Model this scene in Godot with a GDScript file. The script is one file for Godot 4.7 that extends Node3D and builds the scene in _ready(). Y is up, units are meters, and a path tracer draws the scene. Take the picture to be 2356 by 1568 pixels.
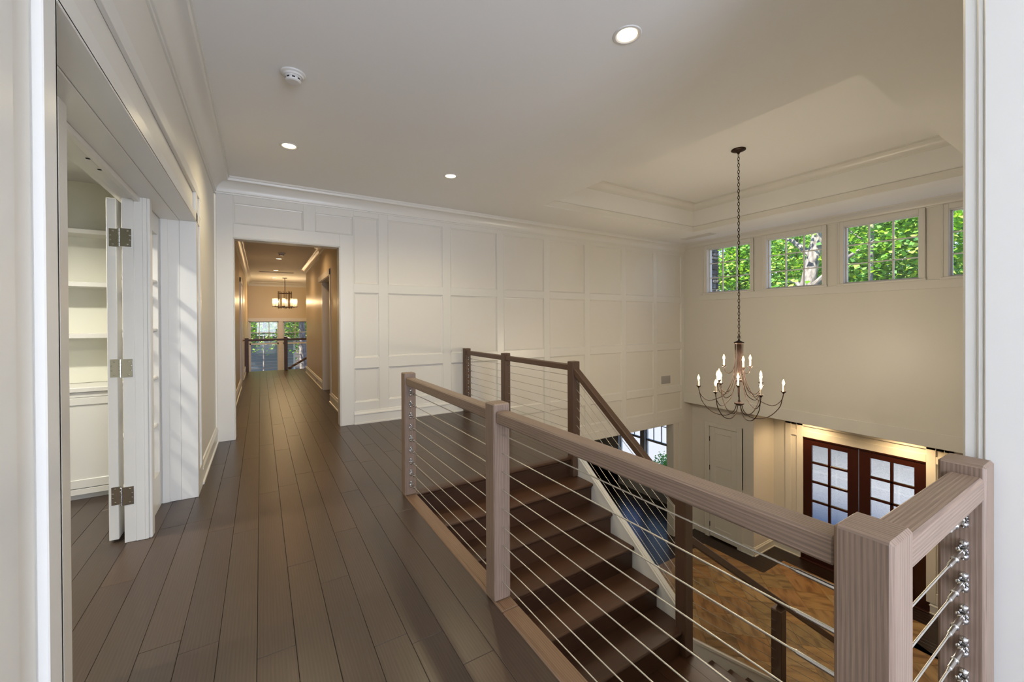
extends Node3D

const CEIL := 3.13
const LOW := -3.45
const RISE := 0.1916667
var M := {}
# strength of each kind of light
const LV := {"day": 7.0, "cans": 2.4, "hall_cans": 1.9, "chand": 0.22, "hall_chand": 0.20, "entry": 1.8, "study": 5.6, "sky": 1.4, "sun": 6.0}
const EXPO := 0.83
var rng := RandomNumberGenerator.new()

# ------------------------------------------------------------------ helpers
func start() -> SurfaceTool:
	var st := SurfaceTool.new()
	st.begin(Mesh.PRIMITIVE_TRIANGLES)
	return st

func tri(st: SurfaceTool, a: Vector3, b: Vector3, c: Vector3, n: Vector3, ua := Vector2.ZERO, ub := Vector2.ZERO, uc := Vector2.ZERO) -> void:
	st.set_normal(n); st.set_uv(ua); st.add_vertex(a)
	if (c - a).cross(b - a).dot(n) >= 0.0:
		st.set_normal(n); st.set_uv(ub); st.add_vertex(b)
		st.set_normal(n); st.set_uv(uc); st.add_vertex(c)
	else:
		st.set_normal(n); st.set_uv(uc); st.add_vertex(c)
		st.set_normal(n); st.set_uv(ub); st.add_vertex(b)

func tri_s(st: SurfaceTool, p: Array, n: Array, u: Array) -> void:
	var o := [0, 1, 2]
	var a: Vector3 = p[0]; var b: Vector3 = p[1]; var c: Vector3 = p[2]
	var m: Vector3 = n[0] + n[1] + n[2]
	if (c - a).cross(b - a).dot(m) < 0.0:
		o = [0, 2, 1]
	for i in o:
		st.set_normal(n[i]); st.set_uv(u[i]); st.add_vertex(p[i])

func uv_of(p: Vector3, n: Vector3, g: int, off: Vector2) -> Vector2:
	var k := 0
	var a := n.abs()
	if a.y >= a.x and a.y >= a.z: k = 1
	elif a.z >= a.x: k = 2
	var along: float
	var across: float
	if k == g:
		var i := (g + 1) % 3
		var j := (g + 2) % 3
		return Vector2(p[i] * 0.5, p[j] * 2.5) + off
	along = p[g]
	across = p[3 - k - g]
	return Vector2(along * 0.62, across * 2.5 + p[k] * 0.7) + off

func poly(st: SurfaceTool, pts: Array, n: Vector3, g: int, off: Vector2) -> void:
	for i in range(1, pts.size() - 1):
		tri(st, pts[0], pts[i], pts[i + 1], n, uv_of(pts[0], n, g, off), uv_of(pts[i], n, g, off), uv_of(pts[i + 1], n, g, off))

# a box with chamfered edges between two corners; g is the axis of the grain
func box(st: SurfaceTool, lo: Vector3, hi: Vector3, b := 0.0, g := 0, off := Vector2.ZERO) -> void:
	var l := Vector3(minf(lo.x, hi.x), minf(lo.y, hi.y), minf(lo.z, hi.z))
	var h := Vector3(maxf(lo.x, hi.x), maxf(lo.y, hi.y), maxf(lo.z, hi.z))
	var s := h - l
	b = minf(b, minf(s.x, minf(s.y, s.z)) * 0.45)
	var c := (l + h) / 2.0
	var e := s / 2.0
	for k in 3:
		var i := (k + 1) % 3
		var j := (k + 2) % 3
		for sg in [-1.0, 1.0]:
			var n := Vector3.ZERO
			n[k] = sg
			var pts := []
			for q in [[-1, -1], [1, -1], [1, 1], [-1, 1]]:
				var p := Vector3.ZERO
				p[k] = e[k] * sg
				p[i] = (e[i] - b) * q[0]
				p[j] = (e[j] - b) * q[1]
				pts.append(c + p)
			poly(st, pts, n, g, off)
	if b <= 0.0:
		return
	for k in 3:
		var i := (k + 1) % 3
		var j := (k + 2) % 3
		for si in [-1.0, 1.0]:
			for sj in [-1.0, 1.0]:
				var n := Vector3.ZERO
				n[i] = si; n[j] = sj
				n = n.normalized()
				var pts := []
				for q in [[-1, 0], [1, 0], [1, 1], [-1, 1]]:
					var p := Vector3.ZERO
					p[k] = (e[k] - b) * q[0]
					p[i] = (e[i] - (b if q[1] == 0 else 0.0)) * si
					p[j] = (e[j] - (0.0 if q[1] == 0 else b)) * sj
					pts.append(c + p)
				poly(st, pts, n, g, off)
	for sx in [-1.0, 1.0]:
		for sy in [-1.0, 1.0]:
			for sz in [-1.0, 1.0]:
				var n := Vector3(sx, sy, sz).normalized()
				poly(st, [c + Vector3(e.x * sx, (e.y - b) * sy, (e.z - b) * sz), c + Vector3((e.x - b) * sx, e.y * sy, (e.z - b) * sz), c + Vector3((e.x - b) * sx, (e.y - b) * sy, e.z * sz)], n, g, off)

# round section turned about an axis through `at`; prof is [radius, distance along axis]
func lathe(st: SurfaceTool, at: Vector3, axis: Vector3, prof: Array, seg := 16) -> void:
	var w := axis.normalized()
	var u := w.cross(Vector3.UP if absf(w.y) < 0.9 else Vector3.RIGHT).normalized()
	var v := w.cross(u)
	for i in prof.size() - 1:
		var r0: float = prof[i][0]; var t0: float = prof[i][1]
		var r1: float = prof[i + 1][0]; var t1: float = prof[i + 1][1]
		var d := Vector2(t1 - t0, -(r1 - r0))
		if d.length() < 1e-7: continue
		d = d.normalized()
		for s in seg:
			var a0 := TAU * s / seg
			var a1 := TAU * (s + 1) / seg
			var e0 := u * cos(a0) + v * sin(a0)
			var e1 := u * cos(a1) + v * sin(a1)
			var n0 := e0 * d.x + w * d.y
			var n1 := e1 * d.x + w * d.y
			var p := [at + e0 * r0 + w * t0, at + e1 * r0 + w * t0, at + e1 * r1 + w * t1, at + e0 * r1 + w * t1]
			var uvs := [Vector2(s * 0.1, t0), Vector2(s * 0.1 + 0.1, t0), Vector2(s * 0.1 + 0.1, t1), Vector2(s * 0.1, t1)]
			if r0 > 1e-6: tri_s(st, [p[0], p[1], p[2]], [n0, n1, n1], [uvs[0], uvs[1], uvs[2]])
			if r1 > 1e-6: tri_s(st, [p[0], p[2], p[3]], [n0, n1, n0], [uvs[0], uvs[2], uvs[3]])

func tube(st: SurfaceTool, pts: Array, rad: Array, seg := 8, caps := true) -> void:
	var u := Vector3.ZERO
	var rings := []
	for i in pts.size():
		var t: Vector3 = (pts[mini(i + 1, pts.size() - 1)] - pts[maxi(i - 1, 0)]).normalized()
		if i == 0:
			u = t.cross(Vector3.UP if absf(t.y) < 0.9 else Vector3.RIGHT).normalized()
		else:
			u = (u - t * u.dot(t)).normalized()
		var v := t.cross(u)
		var ring := []
		var r: float = rad[mini(i, rad.size() - 1)]
		for s in seg:
			var e := u * cos(TAU * s / seg) + v * sin(TAU * s / seg)
			ring.append([pts[i] + e * r, e])
		rings.append(ring)
	for i in rings.size() - 1:
		for s in seg:
			var a = rings[i][s]; var b = rings[i][(s + 1) % seg]; var c = rings[i + 1][(s + 1) % seg]; var d = rings[i + 1][s]
			var uvs := [Vector2(float(s) / seg, i * 0.3), Vector2(float(s + 1) / seg, i * 0.3), Vector2(float(s + 1) / seg, i * 0.3 + 0.3), Vector2(float(s) / seg, i * 0.3 + 0.3)]
			tri_s(st, [a[0], b[0], c[0]], [a[1], b[1], c[1]], [uvs[0], uvs[1], uvs[2]])
			tri_s(st, [a[0], c[0], d[0]], [a[1], c[1], d[1]], [uvs[0], uvs[2], uvs[3]])
	if caps:
		for q in [[0, 1], [pts.size() - 1, pts.size() - 2]]:
			var n: Vector3 = (pts[q[0]] - pts[q[1]]).normalized()
			for s in range(1, seg - 1):
				tri(st, rings[q[0]][0][0], rings[q[0]][s][0], rings[q[0]][s + 1][0], n)

# a profile (list of Vector2) carried along axis k from a to b; profile axes are the two that follow
func extrude(st: SurfaceTool, prof: Array, axis: int, a: float, b: float, i: int, j: int, g := -1, off := Vector2.ZERO, smooth := false) -> void:
	if g < 0: g = axis
	var area := 0.0
	for q in prof.size():
		var p0: Vector2 = prof[q]; var p1: Vector2 = prof[(q + 1) % prof.size()]
		area += p0.x * p1.y - p1.x * p0.y
	var sgn := signf(area)
	var ns := []
	for q in prof.size():
		var e: Vector2 = prof[(q + 1) % prof.size()] - prof[q]
		ns.append(Vector2(e.y, -e.x).normalized() * sgn)
	for q in prof.size():
		var r := (q + 1) % prof.size()
		var n := Vector3.ZERO
		n[i] = ns[q].x; n[j] = ns[q].y
		var c := []
		for w in [[q, a], [r, a], [r, b], [q, b]]:
			var p := Vector3.ZERO
			p[axis] = w[1]; p[i] = prof[w[0]].x; p[j] = prof[w[0]].y
			c.append(p)
		if smooth:
			var na := Vector3.ZERO; var nb := Vector3.ZERO
			var la: Vector2 = ns[(q - 1 + prof.size()) % prof.size()]; var lb: Vector2 = ns[r]
			var ma: Vector2 = (la + ns[q]).normalized() if la.dot(ns[q]) > 0.7 else ns[q]
			var mb: Vector2 = (lb + ns[q]).normalized() if lb.dot(ns[q]) > 0.7 else ns[q]
			na[i] = ma.x; na[j] = ma.y; nb[i] = mb.x; nb[j] = mb.y
			var us := []
			for p in c: us.append(uv_of(p, n, g, off))
			tri_s(st, [c[0], c[1], c[2]], [na, nb, nb], [us[0], us[1], us[2]])
			tri_s(st, [c[0], c[2], c[3]], [na, nb, na], [us[0], us[2], us[3]])
		else:
			poly(st, c, n, g, off)
	var pv := PackedVector2Array(prof)
	var ids := Geometry2D.triangulate_polygon(pv)
	for t in range(0, ids.size(), 3):
		for w in [a, b]:
			var n := Vector3.ZERO
			n[axis] = signf(w - (a + b) / 2.0)
			var c := []
			for q in 3:
				var p := Vector3.ZERO
				p[axis] = w; p[i] = prof[ids[t + q]].x; p[j] = prof[ids[t + q]].y
				c.append(p)
			poly(st, c, n, g, off)

func obj(called: String, st: SurfaceTool, mat: Material, parent: Node = self) -> MeshInstance3D:
	var o := MeshInstance3D.new()
	o.name = called
	o.mesh = st.commit()
	o.material_override = mat
	parent.add_child(o, true)
	return o

func share(called: String, mesh: Mesh, mat: Material, parent: Node, at := Vector3.ZERO, basis := Basis()) -> MeshInstance3D:
	var o := MeshInstance3D.new()
	o.name = called
	o.mesh = mesh
	o.material_override = mat
	o.transform = Transform3D(basis, at)
	parent.add_child(o, true)
	return o

func thing(called: String, label: String, category: String, at := Vector3.ZERO, group := "") -> Node3D:
	var o := Node3D.new()
	o.name = called
	add_child(o, true)
	o.position = at
	o.set_meta("label", label); o.set_meta("category", category)
	if group: o.set_meta("group", group)
	return o

func tag(o: Node, label: String, category: String, group := "") -> Node:
	o.set_meta("label", label); o.set_meta("category", category)
	if group: o.set_meta("group", group)
	return o

func structure(o: Node, label := "") -> Node:
	o.set_meta("kind", "structure")
	if label: o.set_meta("label", label)
	return o

func group_node(called: String, label := "") -> Node3D:
	var o := Node3D.new()
	o.name = called
	add_child(o, true)
	structure(o, label)
	return o

func b1(called: String, lo: Vector3, hi: Vector3, mat: Material, parent: Node = self, bev := 0.0, g := 0, off := Vector2.ZERO) -> MeshInstance3D:
	var st := start()
	box(st, lo, hi, bev, g, off)
	return obj(called, st, mat, parent)

func V(x: float, y: float, z: float) -> Vector3:
	return Vector3(x, y, z)

func roff() -> Vector2:
	return Vector2(rng.randf() * 7.0, rng.randf() * 7.0)

# ------------------------------------------------------------------ materials
func grain_image(w: int, h: int, sd: int, coarse: float, dark: float) -> ImageTexture:
	var n1 := FastNoiseLite.new(); n1.seed = sd; n1.frequency = 0.02
	var n2 := FastNoiseLite.new(); n2.seed = sd + 5; n2.frequency = 0.05
	var data := PackedByteArray()
	data.resize(w * h * 3)
	for y in h:
		# wrap across by mirrored ramp
		for x in w:
			var ax := TAU * x / w
			var cx := cos(ax) * w / TAU * 0.16
			var sx := sin(ax) * w / TAU * 0.16
			var warp := n1.get_noise_3d(cx, sx, y * 0.45) * 9.0
			var ring := sin((y * coarse + warp) * 0.55)
			var pore := n2.get_noise_3d(cx * 1.6, sx * 1.6, y * 9.0)
			var fine := n1.get_noise_3d(cx * 6.0, sx * 6.0, y * 24.0)
			var v := 0.80 + 0.10 * ring * dark + 0.20 * pore * dark + 0.10 * fine
			v = clampf(v, 0.25, 1.0)
			var i := (y * w + x) * 3
			data[i] = int(255 * v)
			data[i + 1] = int(255 * clampf(v * 0.985, 0, 1))
			data[i + 2] = int(255 * clampf(v * 0.96, 0, 1))
	var im := Image.create_from_data(w, h, false, Image.FORMAT_RGB8, data)
	return ImageTexture.create_from_image(im)

func slate_image(sd: int) -> ImageTexture:
	var w := 512
	var n1 := FastNoiseLite.new(); n1.seed = sd; n1.frequency = 0.008; n1.fractal_octaves = 5
	var n2 := FastNoiseLite.new(); n2.seed = sd + 3; n2.frequency = 0.012; n2.fractal_octaves = 3; n2.domain_warp_enabled = true; n2.domain_warp_amplitude = 30.0
	var data := PackedByteArray()
	data.resize(w * w * 3)
	var base := Color(0.57, 0.455, 0.31)
	var pale := Color(0.66, 0.55, 0.39)
	var dusk := Color(0.44, 0.35, 0.25)
	for y in w:
		for x in w:
			var a := n1.get_noise_2d(x * 0.5, y * 1.7)
			var b := n2.get_noise_2d(x * 0.55, y * 2.2)
			var c := base.lerp(pale, clampf(0.5 + a * 1.6, 0, 1))
			var vein := clampf(1.0 - absf(b) * 16.0, 0, 1)
			c = c.lerp(dusk, clampf(-a * 1.5 - 0.15, 0, 0.7) + vein * 0.30 * clampf(0.2 - a * 2.0, 0, 1))
			var i := (y * w + x) * 3
			data[i] = int(255 * c.r); data[i + 1] = int(255 * c.g); data[i + 2] = int(255 * c.b)
	return ImageTexture.create_from_image(Image.create_from_data(w, w, false, Image.FORMAT_RGB8, data))

func mat(nm: String, c: Color, rough: float, metal := 0.0, tex: Texture2D = null) -> StandardMaterial3D:
	var m := StandardMaterial3D.new()
	m.resource_name = nm
	m.albedo_color = c
	m.roughness = rough
	m.metallic = metal
	if tex: m.albedo_texture = tex
	M[nm] = m
	return m

func glow(nm: String, c: Color, e: float) -> StandardMaterial3D:
	var m := mat(nm, c, 0.5)
	m.emission_enabled = true
	m.emission = c
	m.emission_energy_multiplier = e
	return m

func materials() -> void:
	var fine := grain_image(512, 512, 3, 0.7, 0.45)
	var bold := grain_image(512, 512, 11, 0.95, 0.62)
	mat("wall_paint", Color(0.855, 0.84, 0.805), 0.42)
	mat("trim_paint", Color(0.86, 0.85, 0.82), 0.30)
	mat("ceiling_paint", Color(0.90, 0.895, 0.88), 0.75)
	mat("hall_paint", Color(0.83, 0.77, 0.65), 0.35)
	mat("study_paint", Color(0.87, 0.865, 0.80), 0.5)
	var tones := [Color(0.335, 0.275, 0.23), Color(0.35, 0.285, 0.235), Color(0.32, 0.262, 0.222), Color(0.36, 0.29, 0.238), Color(0.34, 0.285, 0.242), Color(0.33, 0.265, 0.222)]
	for i in 6:
		var m := mat("floor_oak_%d" % i, tones[i], 0.33, 0.0, fine)
		m.metallic_specular = 0.5
	for i in 3:
		mat("stair_oak_%d" % i, [Color(0.34, 0.23, 0.165), Color(0.37, 0.255, 0.185), Color(0.31, 0.21, 0.155)][i], 0.32, 0.0, bold)
	mat("rail_oak", Color(0.63, 0.54, 0.475), 0.5, 0.0, bold)
	mat("rail_oak_dark", Color(0.44, 0.335, 0.27), 0.45, 0.0, bold)
	mat("strip_oak", Color(0.56, 0.44, 0.34), 0.42, 0.0, bold)
	mat("dark_floor", Color(0.20, 0.135, 0.10), 0.28, 0.0, fine)
	mat("mahogany", Color(0.27, 0.115, 0.065), 0.3, 0.0, fine)
	mat("steel", Color(0.78, 0.77, 0.75), 0.22, 1.0)
	mat("cable_steel", Color(0.80, 0.78, 0.74), 0.38, 0.85)
	mat("chrome", Color(0.82, 0.82, 0.82), 0.14, 1.0)
	mat("bronze", Color(0.20, 0.135, 0.10), 0.42, 0.7)
	mat("candle", Color(0.90, 0.85, 0.76), 0.5)
	mat("black_gap", Color(0.04, 0.035, 0.03), 0.8)
	mat("vent_white", Color(0.83, 0.82, 0.80), 0.4)
	mat("vent_grey", Color(0.66, 0.65, 0.64), 0.5)
	mat("grout", Color(0.50, 0.40, 0.27), 0.8)
	var sl := [slate_image(21), slate_image(77)]
	for i in 6:
		mat("slate_%d" % i, [Color(1, 1, 1), Color(0.93, 0.88, 0.84), Color(1, 0.95, 0.86), Color(0.86, 0.83, 0.80), Color(0.96, 0.88, 0.80), Color(0.90, 0.90, 0.86)][i], 0.36, 0.0, sl[i % 2])
	glow("can_glow", Color(1.0, 0.90, 0.72), 9.0)
	glow("bulb_glow", Color(1.0, 0.80, 0.52), 14.0)
	var g := mat("window_glass", Color(1, 1, 1, 0.03), 0.0)
	g.transparency = BaseMaterial3D.TRANSPARENCY_ALPHA
	g.metallic_specular = 0.35
	var h := mat("hurricane_glass", Color(1, 1, 1, 0.06), 0.02)
	h.transparency = BaseMaterial3D.TRANSPARENCY_ALPHA
	var f := mat("obscure_glass", Color(1, 1, 1, 0.02), 0.06)
	f.refraction_enabled = true
	f.refraction_scale = 0.05
	var nz := FastNoiseLite.new(); nz.seed = 4; nz.frequency = 0.035; nz.noise_type = FastNoiseLite.TYPE_CELLULAR; nz.cellular_return_type = FastNoiseLite.RETURN_DISTANCE
	var nt := NoiseTexture2D.new(); nt.noise = nz; nt.width = 512; nt.height = 512; nt.seamless = true
	f.heightmap_enabled = true
	f.heightmap_texture = nt
	f.heightmap_scale = 0.7
	f.uv1_triplanar = true
	f.uv1_scale = Vector3.ONE * 2.2
	# outdoors
	for i in 4:
		var l := mat("leaf_%d" % i, [Color(0.52, 0.66, 0.28), Color(0.40, 0.58, 0.25), Color(0.66, 0.74, 0.36), Color(0.28, 0.46, 0.22)][i], 0.5)
		l.backlight_enabled = true
		l.backlight = [Color(0.5, 0.75, 0.12), Color(0.3, 0.55, 0.10), Color(0.62, 0.78, 0.15), Color(0.2, 0.4, 0.1)][i]
		l.cull_mode = BaseMaterial3D.CULL_DISABLED
	var bn := FastNoiseLite.new(); bn.seed = 9; bn.frequency = 0.02; bn.fractal_octaves = 4
	var bt := NoiseTexture2D.new(); bt.noise = bn; bt.width = 256; bt.height = 256; bt.seamless = true
	var ramp := Gradient.new(); ramp.set_color(0, Color(0.45, 0.45, 0.46)); ramp.set_color(1, Color(1, 1, 1)); bt.color_ramp = ramp
	var bk := mat("pale_bark", Color(0.72, 0.70, 0.68), 0.85, 0.0, bt)
	bk.uv1_scale = Vector3(2, 2, 2)
	mat("grey_bark", Color(0.36, 0.33, 0.30), 0.9, 0.0, bt)
	for i in 4:
		var s := mat("fieldstone_%d" % i, [Color(0.52, 0.51, 0.50), Color(0.42, 0.41, 0.40), Color(0.60, 0.58, 0.55), Color(0.36, 0.35, 0.35)][i], 0.9, 0.0, bt)
		s.uv1_triplanar = true
	mat("mortar", Color(0.16, 0.155, 0.15), 0.95)
	mat("driveway", Color(0.50, 0.52, 0.56), 0.95)
	mat("leaf_litter", Color(0.30, 0.26, 0.20), 0.95, 0.0, bt).uv1_scale = Vector3(6, 6, 6)
	mat("siding", Color(0.50, 0.54, 0.56), 0.8)

# ------------------------------------------------------------------ main
func _ready() -> void:
	rng.seed = 20240
	camera_and_light()
	materials()
	shell_floors()
	shell_ceilings()
	shell_walls()
	back_wall()
	left_opening()
	hallway()
	window_wall()
	lower_level()
	stairs()
	railings()
	lights()
	small_things()
	study()
	outdoors()

func camera_and_light() -> void:
	var f := 940.2376946
	var cam := Camera3D.new()
	cam.name = "camera"
	cam.projection = Camera3D.PROJECTION_FRUSTUM
	cam.near = 0.05
	cam.far = 300.0
	cam.size = 1568.0 / f * cam.near
	cam.frustum_offset = Vector2((1178.0 - 1176.790774) / f * cam.near, (745.245993 - 784.0) / f * cam.near)
	cam.transform = Transform3D(Basis.from_euler(Vector3(-0.0050036514, -0.5508128606, -0.0051776145)), Vector3(0, 1.4, 0))
	add_child(cam)
	cam.current = true
	var we := WorldEnvironment.new()
	we.name = "environment"
	var e := Environment.new()
	e.background_mode = Environment.BG_SKY
	var sky := Sky.new()
	var sm := ProceduralSkyMaterial.new()
	sm.sky_top_color = Color(0.42, 0.62, 0.98)
	sm.sky_horizon_color = Color(0.90, 0.95, 1.0)
	sm.sky_curve = 0.25
	sm.ground_bottom_color = Color(0.35, 0.36, 0.36)
	sm.ground_horizon_color = Color(0.62, 0.66, 0.68)
	sm.sky_energy_multiplier = LV.sky
	sm.sun_angle_max = 1.0
	sky.sky_material = sm
	e.sky = sky
	e.tonemap_mode = Environment.TONE_MAPPER_LINEAR
	e.tonemap_exposure = EXPO
	e.sdfgi_enabled = true
	e.ssao_enabled = true
	e.ssil_enabled = true
	we.environment = e
	add_child(we)
	var sun := DirectionalLight3D.new()
	sun.name = "sun"
	sun.light_energy = LV.sun
	sun.light_color = Color(1.0, 0.96, 0.88)
	sun.light_angular_distance = 0.6
	sun.shadow_enabled = true
	add_child(sun)
	sun.look_at_from_position(Vector3(-8.0, 10.5, 0.6), Vector3.ZERO, Vector3.UP)
	# daylight of the tall window in the wall behind the camera
	day("window_daylight", V(0.70, 1.45, 3.12), V(0, 0, -1), Vector2(1.9, 2.1), Color(0.87, 0.91, 1.0), LV.day)

func day(nm: String, at: Vector3, dir: Vector3, size: Vector2, c: Color, en: float) -> void:
	var a := AreaLight3D.new()
	a.name = nm
	a.area_size = size
	a.light_color = c
	a.light_energy = en
	a.area_normalize_energy = false
	a.area_range = 60.0
	a.shadow_enabled = true
	add_child(a)
	a.look_at_from_position(at, at + dir, Vector3.UP if absf(dir.y) < 0.9 else Vector3.RIGHT)

func omni(parent: Node, nm: String, at: Vector3, c: Color, en: float, size := 0.02) -> void:
	var l := OmniLight3D.new()
	l.name = nm
	l.light_color = c
	l.light_energy = en
	l.light_size = size
	l.omni_range = 40.0
	l.omni_attenuation = 2.0
	l.shadow_enabled = true
	parent.add_child(l, true)
	l.position = at

# ------------------------------------------------------------------ floors
func plank_column(parent: Node, x0: float, x1: float, za: float, zb: float, y: float, mats: Array, along_x := false) -> void:
	var z := zb
	var first := true
	while z > za + 0.02:
		var ln := rng.randf_range(1.1, 2.3)
		if first: ln *= rng.randf_range(0.3, 1.0)
		first = false
		var z0 := maxf(za, z - ln)
		if z0 - za < 0.3: z0 = za
		var m: Material = M[mats[rng.randi() % mats.size()]]
		if along_x:
			b1("plank", V(z0 + 0.0006, y - 0.02, x0 + 0.0006), V(z - 0.0006, y - rng.randf() * 0.0005, x1 - 0.0006), m, parent, 0.0014, 0, roff())
		else:
			b1("plank", V(x0 + 0.0006, y - 0.02, z0 + 0.0006), V(x1 - 0.0006, y - rng.randf() * 0.0005, z - 0.0006), m, parent, 0.0014, 2, roff())
		z = z0

func shell_floors() -> void:
	var fl := group_node("floor", "dark stained oak plank floor of the upper landing and hallway")
	var st := start()
	box(st, V(-4.0, -0.40, -14.12), V(0.985, -0.021, 3.4))
	box(st, V(0.985, -0.40, -14.12), V(2.6, -0.021, -5.93))
	box(st, V(0.985, -0.40, -5.93), V(2.80, -0.021, -3.30))
	box(st, V(0.985, -0.40, -0.345), V(1.95, -0.021, 3.4))
	obj("subfloor", st, M.black_gap, fl)
	var mats := []
	for i in 6: mats.append("floor_oak_%d" % i)
	var w := 0.1438
	for i in 10:
		var x0 := -0.453 + i * w
		plank_column(fl, x0, x0 + w, -14.1, 1.4, 0.0, mats)
	for i in 12:
		var x1 := -0.453 - i * w
		plank_column(fl, x1 - w, x1, -4.75, -0.6, 0.0, mats)
	for i in 13:
		var x0 := 0.985 + i * w
		if x0 > 2.80: break
		plank_column(fl, x0, minf(x0 + w, 2.80), -5.93 if x0 > 1.0 + w else -14.1, -3.345, 0.0, mats)
	b1("plank", V(1.129, -0.02, -14.1), V(1.25, 0, -5.94), M.floor_oak_1, fl, 0.001, 2)
	b1("plank", V(1.26, -0.02, -9.34), V(2.6, 0, -7.85), M.floor_oak_2, fl, 0.001, 2)
	# lighter border boards along the stairwell
	b1("border_board", V(0.985, -0.02, -3.345), V(1.078, 0.004, -1.70), M.strip_oak, fl, 0.006, 2, roff())
	b1("border_board", V(0.985, -0.02, -1.699), V(1.078, 0.004, -0.268), M.strip_oak, fl, 0.006, 2, roff())
	b1("border_board", V(1.079, -0.02, -0.362), V(1.83, 0.004, -0.268), M.strip_oak, fl, 0.006, 0, roff())
	for i in 6:
		plank_column(fl, 0.985 + i * w, minf(0.985 + (i + 1) * w, 1.83), -0.267, 1.4, 0.0, mats)
	# fascia boards of the landing
	var fa := start()
	box(fa, V(2.80, -0.42, -5.93), V(2.845, -0.002, -3.25), 0.004)
	structure(obj("trim_1", fa, M.trim_paint), "white fascia board along the landing edge over the foyer")

func shell_ceilings() -> void:
	var st := start()
	var t := 0.12
	box(st, V(-0.60, CEIL, -6.1), V(3.60, CEIL + t, 3.4))
	box(st, V(7.19, CEIL, -6.1), V(8.6, CEIL + t, 3.4))
	box(st, V(3.60, CEIL, -6.1), V(7.19, CEIL + t, -4.93))
	box(st, V(3.60, CEIL, -1.17), V(7.19, CEIL + t, 3.4))
	# tray sides and top
	box(st, V(3.45, CEIL + t, -5.08), V(3.60, 3.80, -1.02))
	box(st, V(7.19, CEIL + t, -5.08), V(7.34, 3.80, -1.02))
	box(st, V(3.60, CEIL + t, -5.08), V(7.19, 3.80, -4.93))
	box(st, V(3.60, CEIL + t, -1.17), V(7.19, 3.80, -1.02))
	box(st, V(3.45, 3.66, -5.08), V(7.34, 3.80, -1.02))
	structure(obj("ceiling", st, M.ceiling_paint), "white ceiling with a rectangular raised tray over the foyer")
	# crown inside the tray
	var cr := start()
	crown_run(cr, 0, 3.60, 7.19, -4.93, 1.0, 3.66, 0.11, 0.13)
	crown_run(cr, 2, -4.93, -1.17, 7.19, -1.0, 3.66, 0.11, 0.13)
	crown_run(cr, 0, 3.60, 7.19, -1.17, -1.0, 3.66, 0.11, 0.13)
	crown_run(cr, 2, -4.93, -1.17, 3.60, 1.0, 3.66, 0.11, 0.13)
	# small bead at the lower lip of the tray
	for q in [[0, 3.60, 7.19, -4.93, 1.0], [2, -4.93, -1.17, 7.19, -1.0]]:
		var axis: int = q[0]
		var p := V(0, CEIL + 0.004, 0); var r := V(0, CEIL + 0.10, 0)
		p[axis] = q[1]; r[axis] = q[2]
		p[2 - axis] = q[3]; r[2 - axis] = q[3] + 0.012 * q[4]
		box(cr, p, r, 0.003)
	structure(obj("trim_2", cr, M.trim_paint), "crown moulding inside the ceiling tray")

# crown moulding along an axis (0 or 2) at wall coordinate w; dir is the way into the room
func crown_run(st: SurfaceTool, axis: int, a: float, b: float, w: float, dir: float, top: float, proj: float, drop: float) -> void:
	var pr := []
	pr.append(Vector2(w, top - drop))
	pr.append(Vector2(w + dir * 0.012, top - drop))
	pr.append(Vector2(w + dir * 0.014, top - drop + 0.018))
	var c := Vector2(w + dir * proj * 0.88, top - drop + 0.020)
	var r := Vector2(proj * 0.72, drop * 0.62)
	for i in 9:
		var an := PI / 2.0 * i / 8.0
		pr.append(Vector2(c.x - dir * r.x * cos(an), c.y + r.y * sin(an)))
	pr.append(Vector2(w + dir * proj * 0.93, top - drop * 0.20))
	pr.append(Vector2(w + dir * proj * 0.93, top - drop * 0.12))
	pr.append(Vector2(w + dir * proj, top - drop * 0.12))
	pr.append(Vector2(w + dir * proj, top))
	pr.append(Vector2(w, top))
	extrude(st, pr, axis, a, b, 2 - axis, 1, -1, Vector2.ZERO, true)

func base_run(st: SurfaceTool, axis: int, a: float, b: float, w: float, dir: float, y0 := 0.0) -> void:
	var pr := []
	for q in [[0, 0], [0.030, 0], [0.030, 0.018], [0.018, 0.022], [0.018, 0.125], [0.026, 0.132], [0.024, 0.145], [0.014, 0.160], [0.010, 0.178], [0, 0.182]]:
		pr.append(Vector2(w + dir * q[0], y0 + q[1]))
	extrude(st, pr, axis, a, b, 2 - axis, 1)

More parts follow.
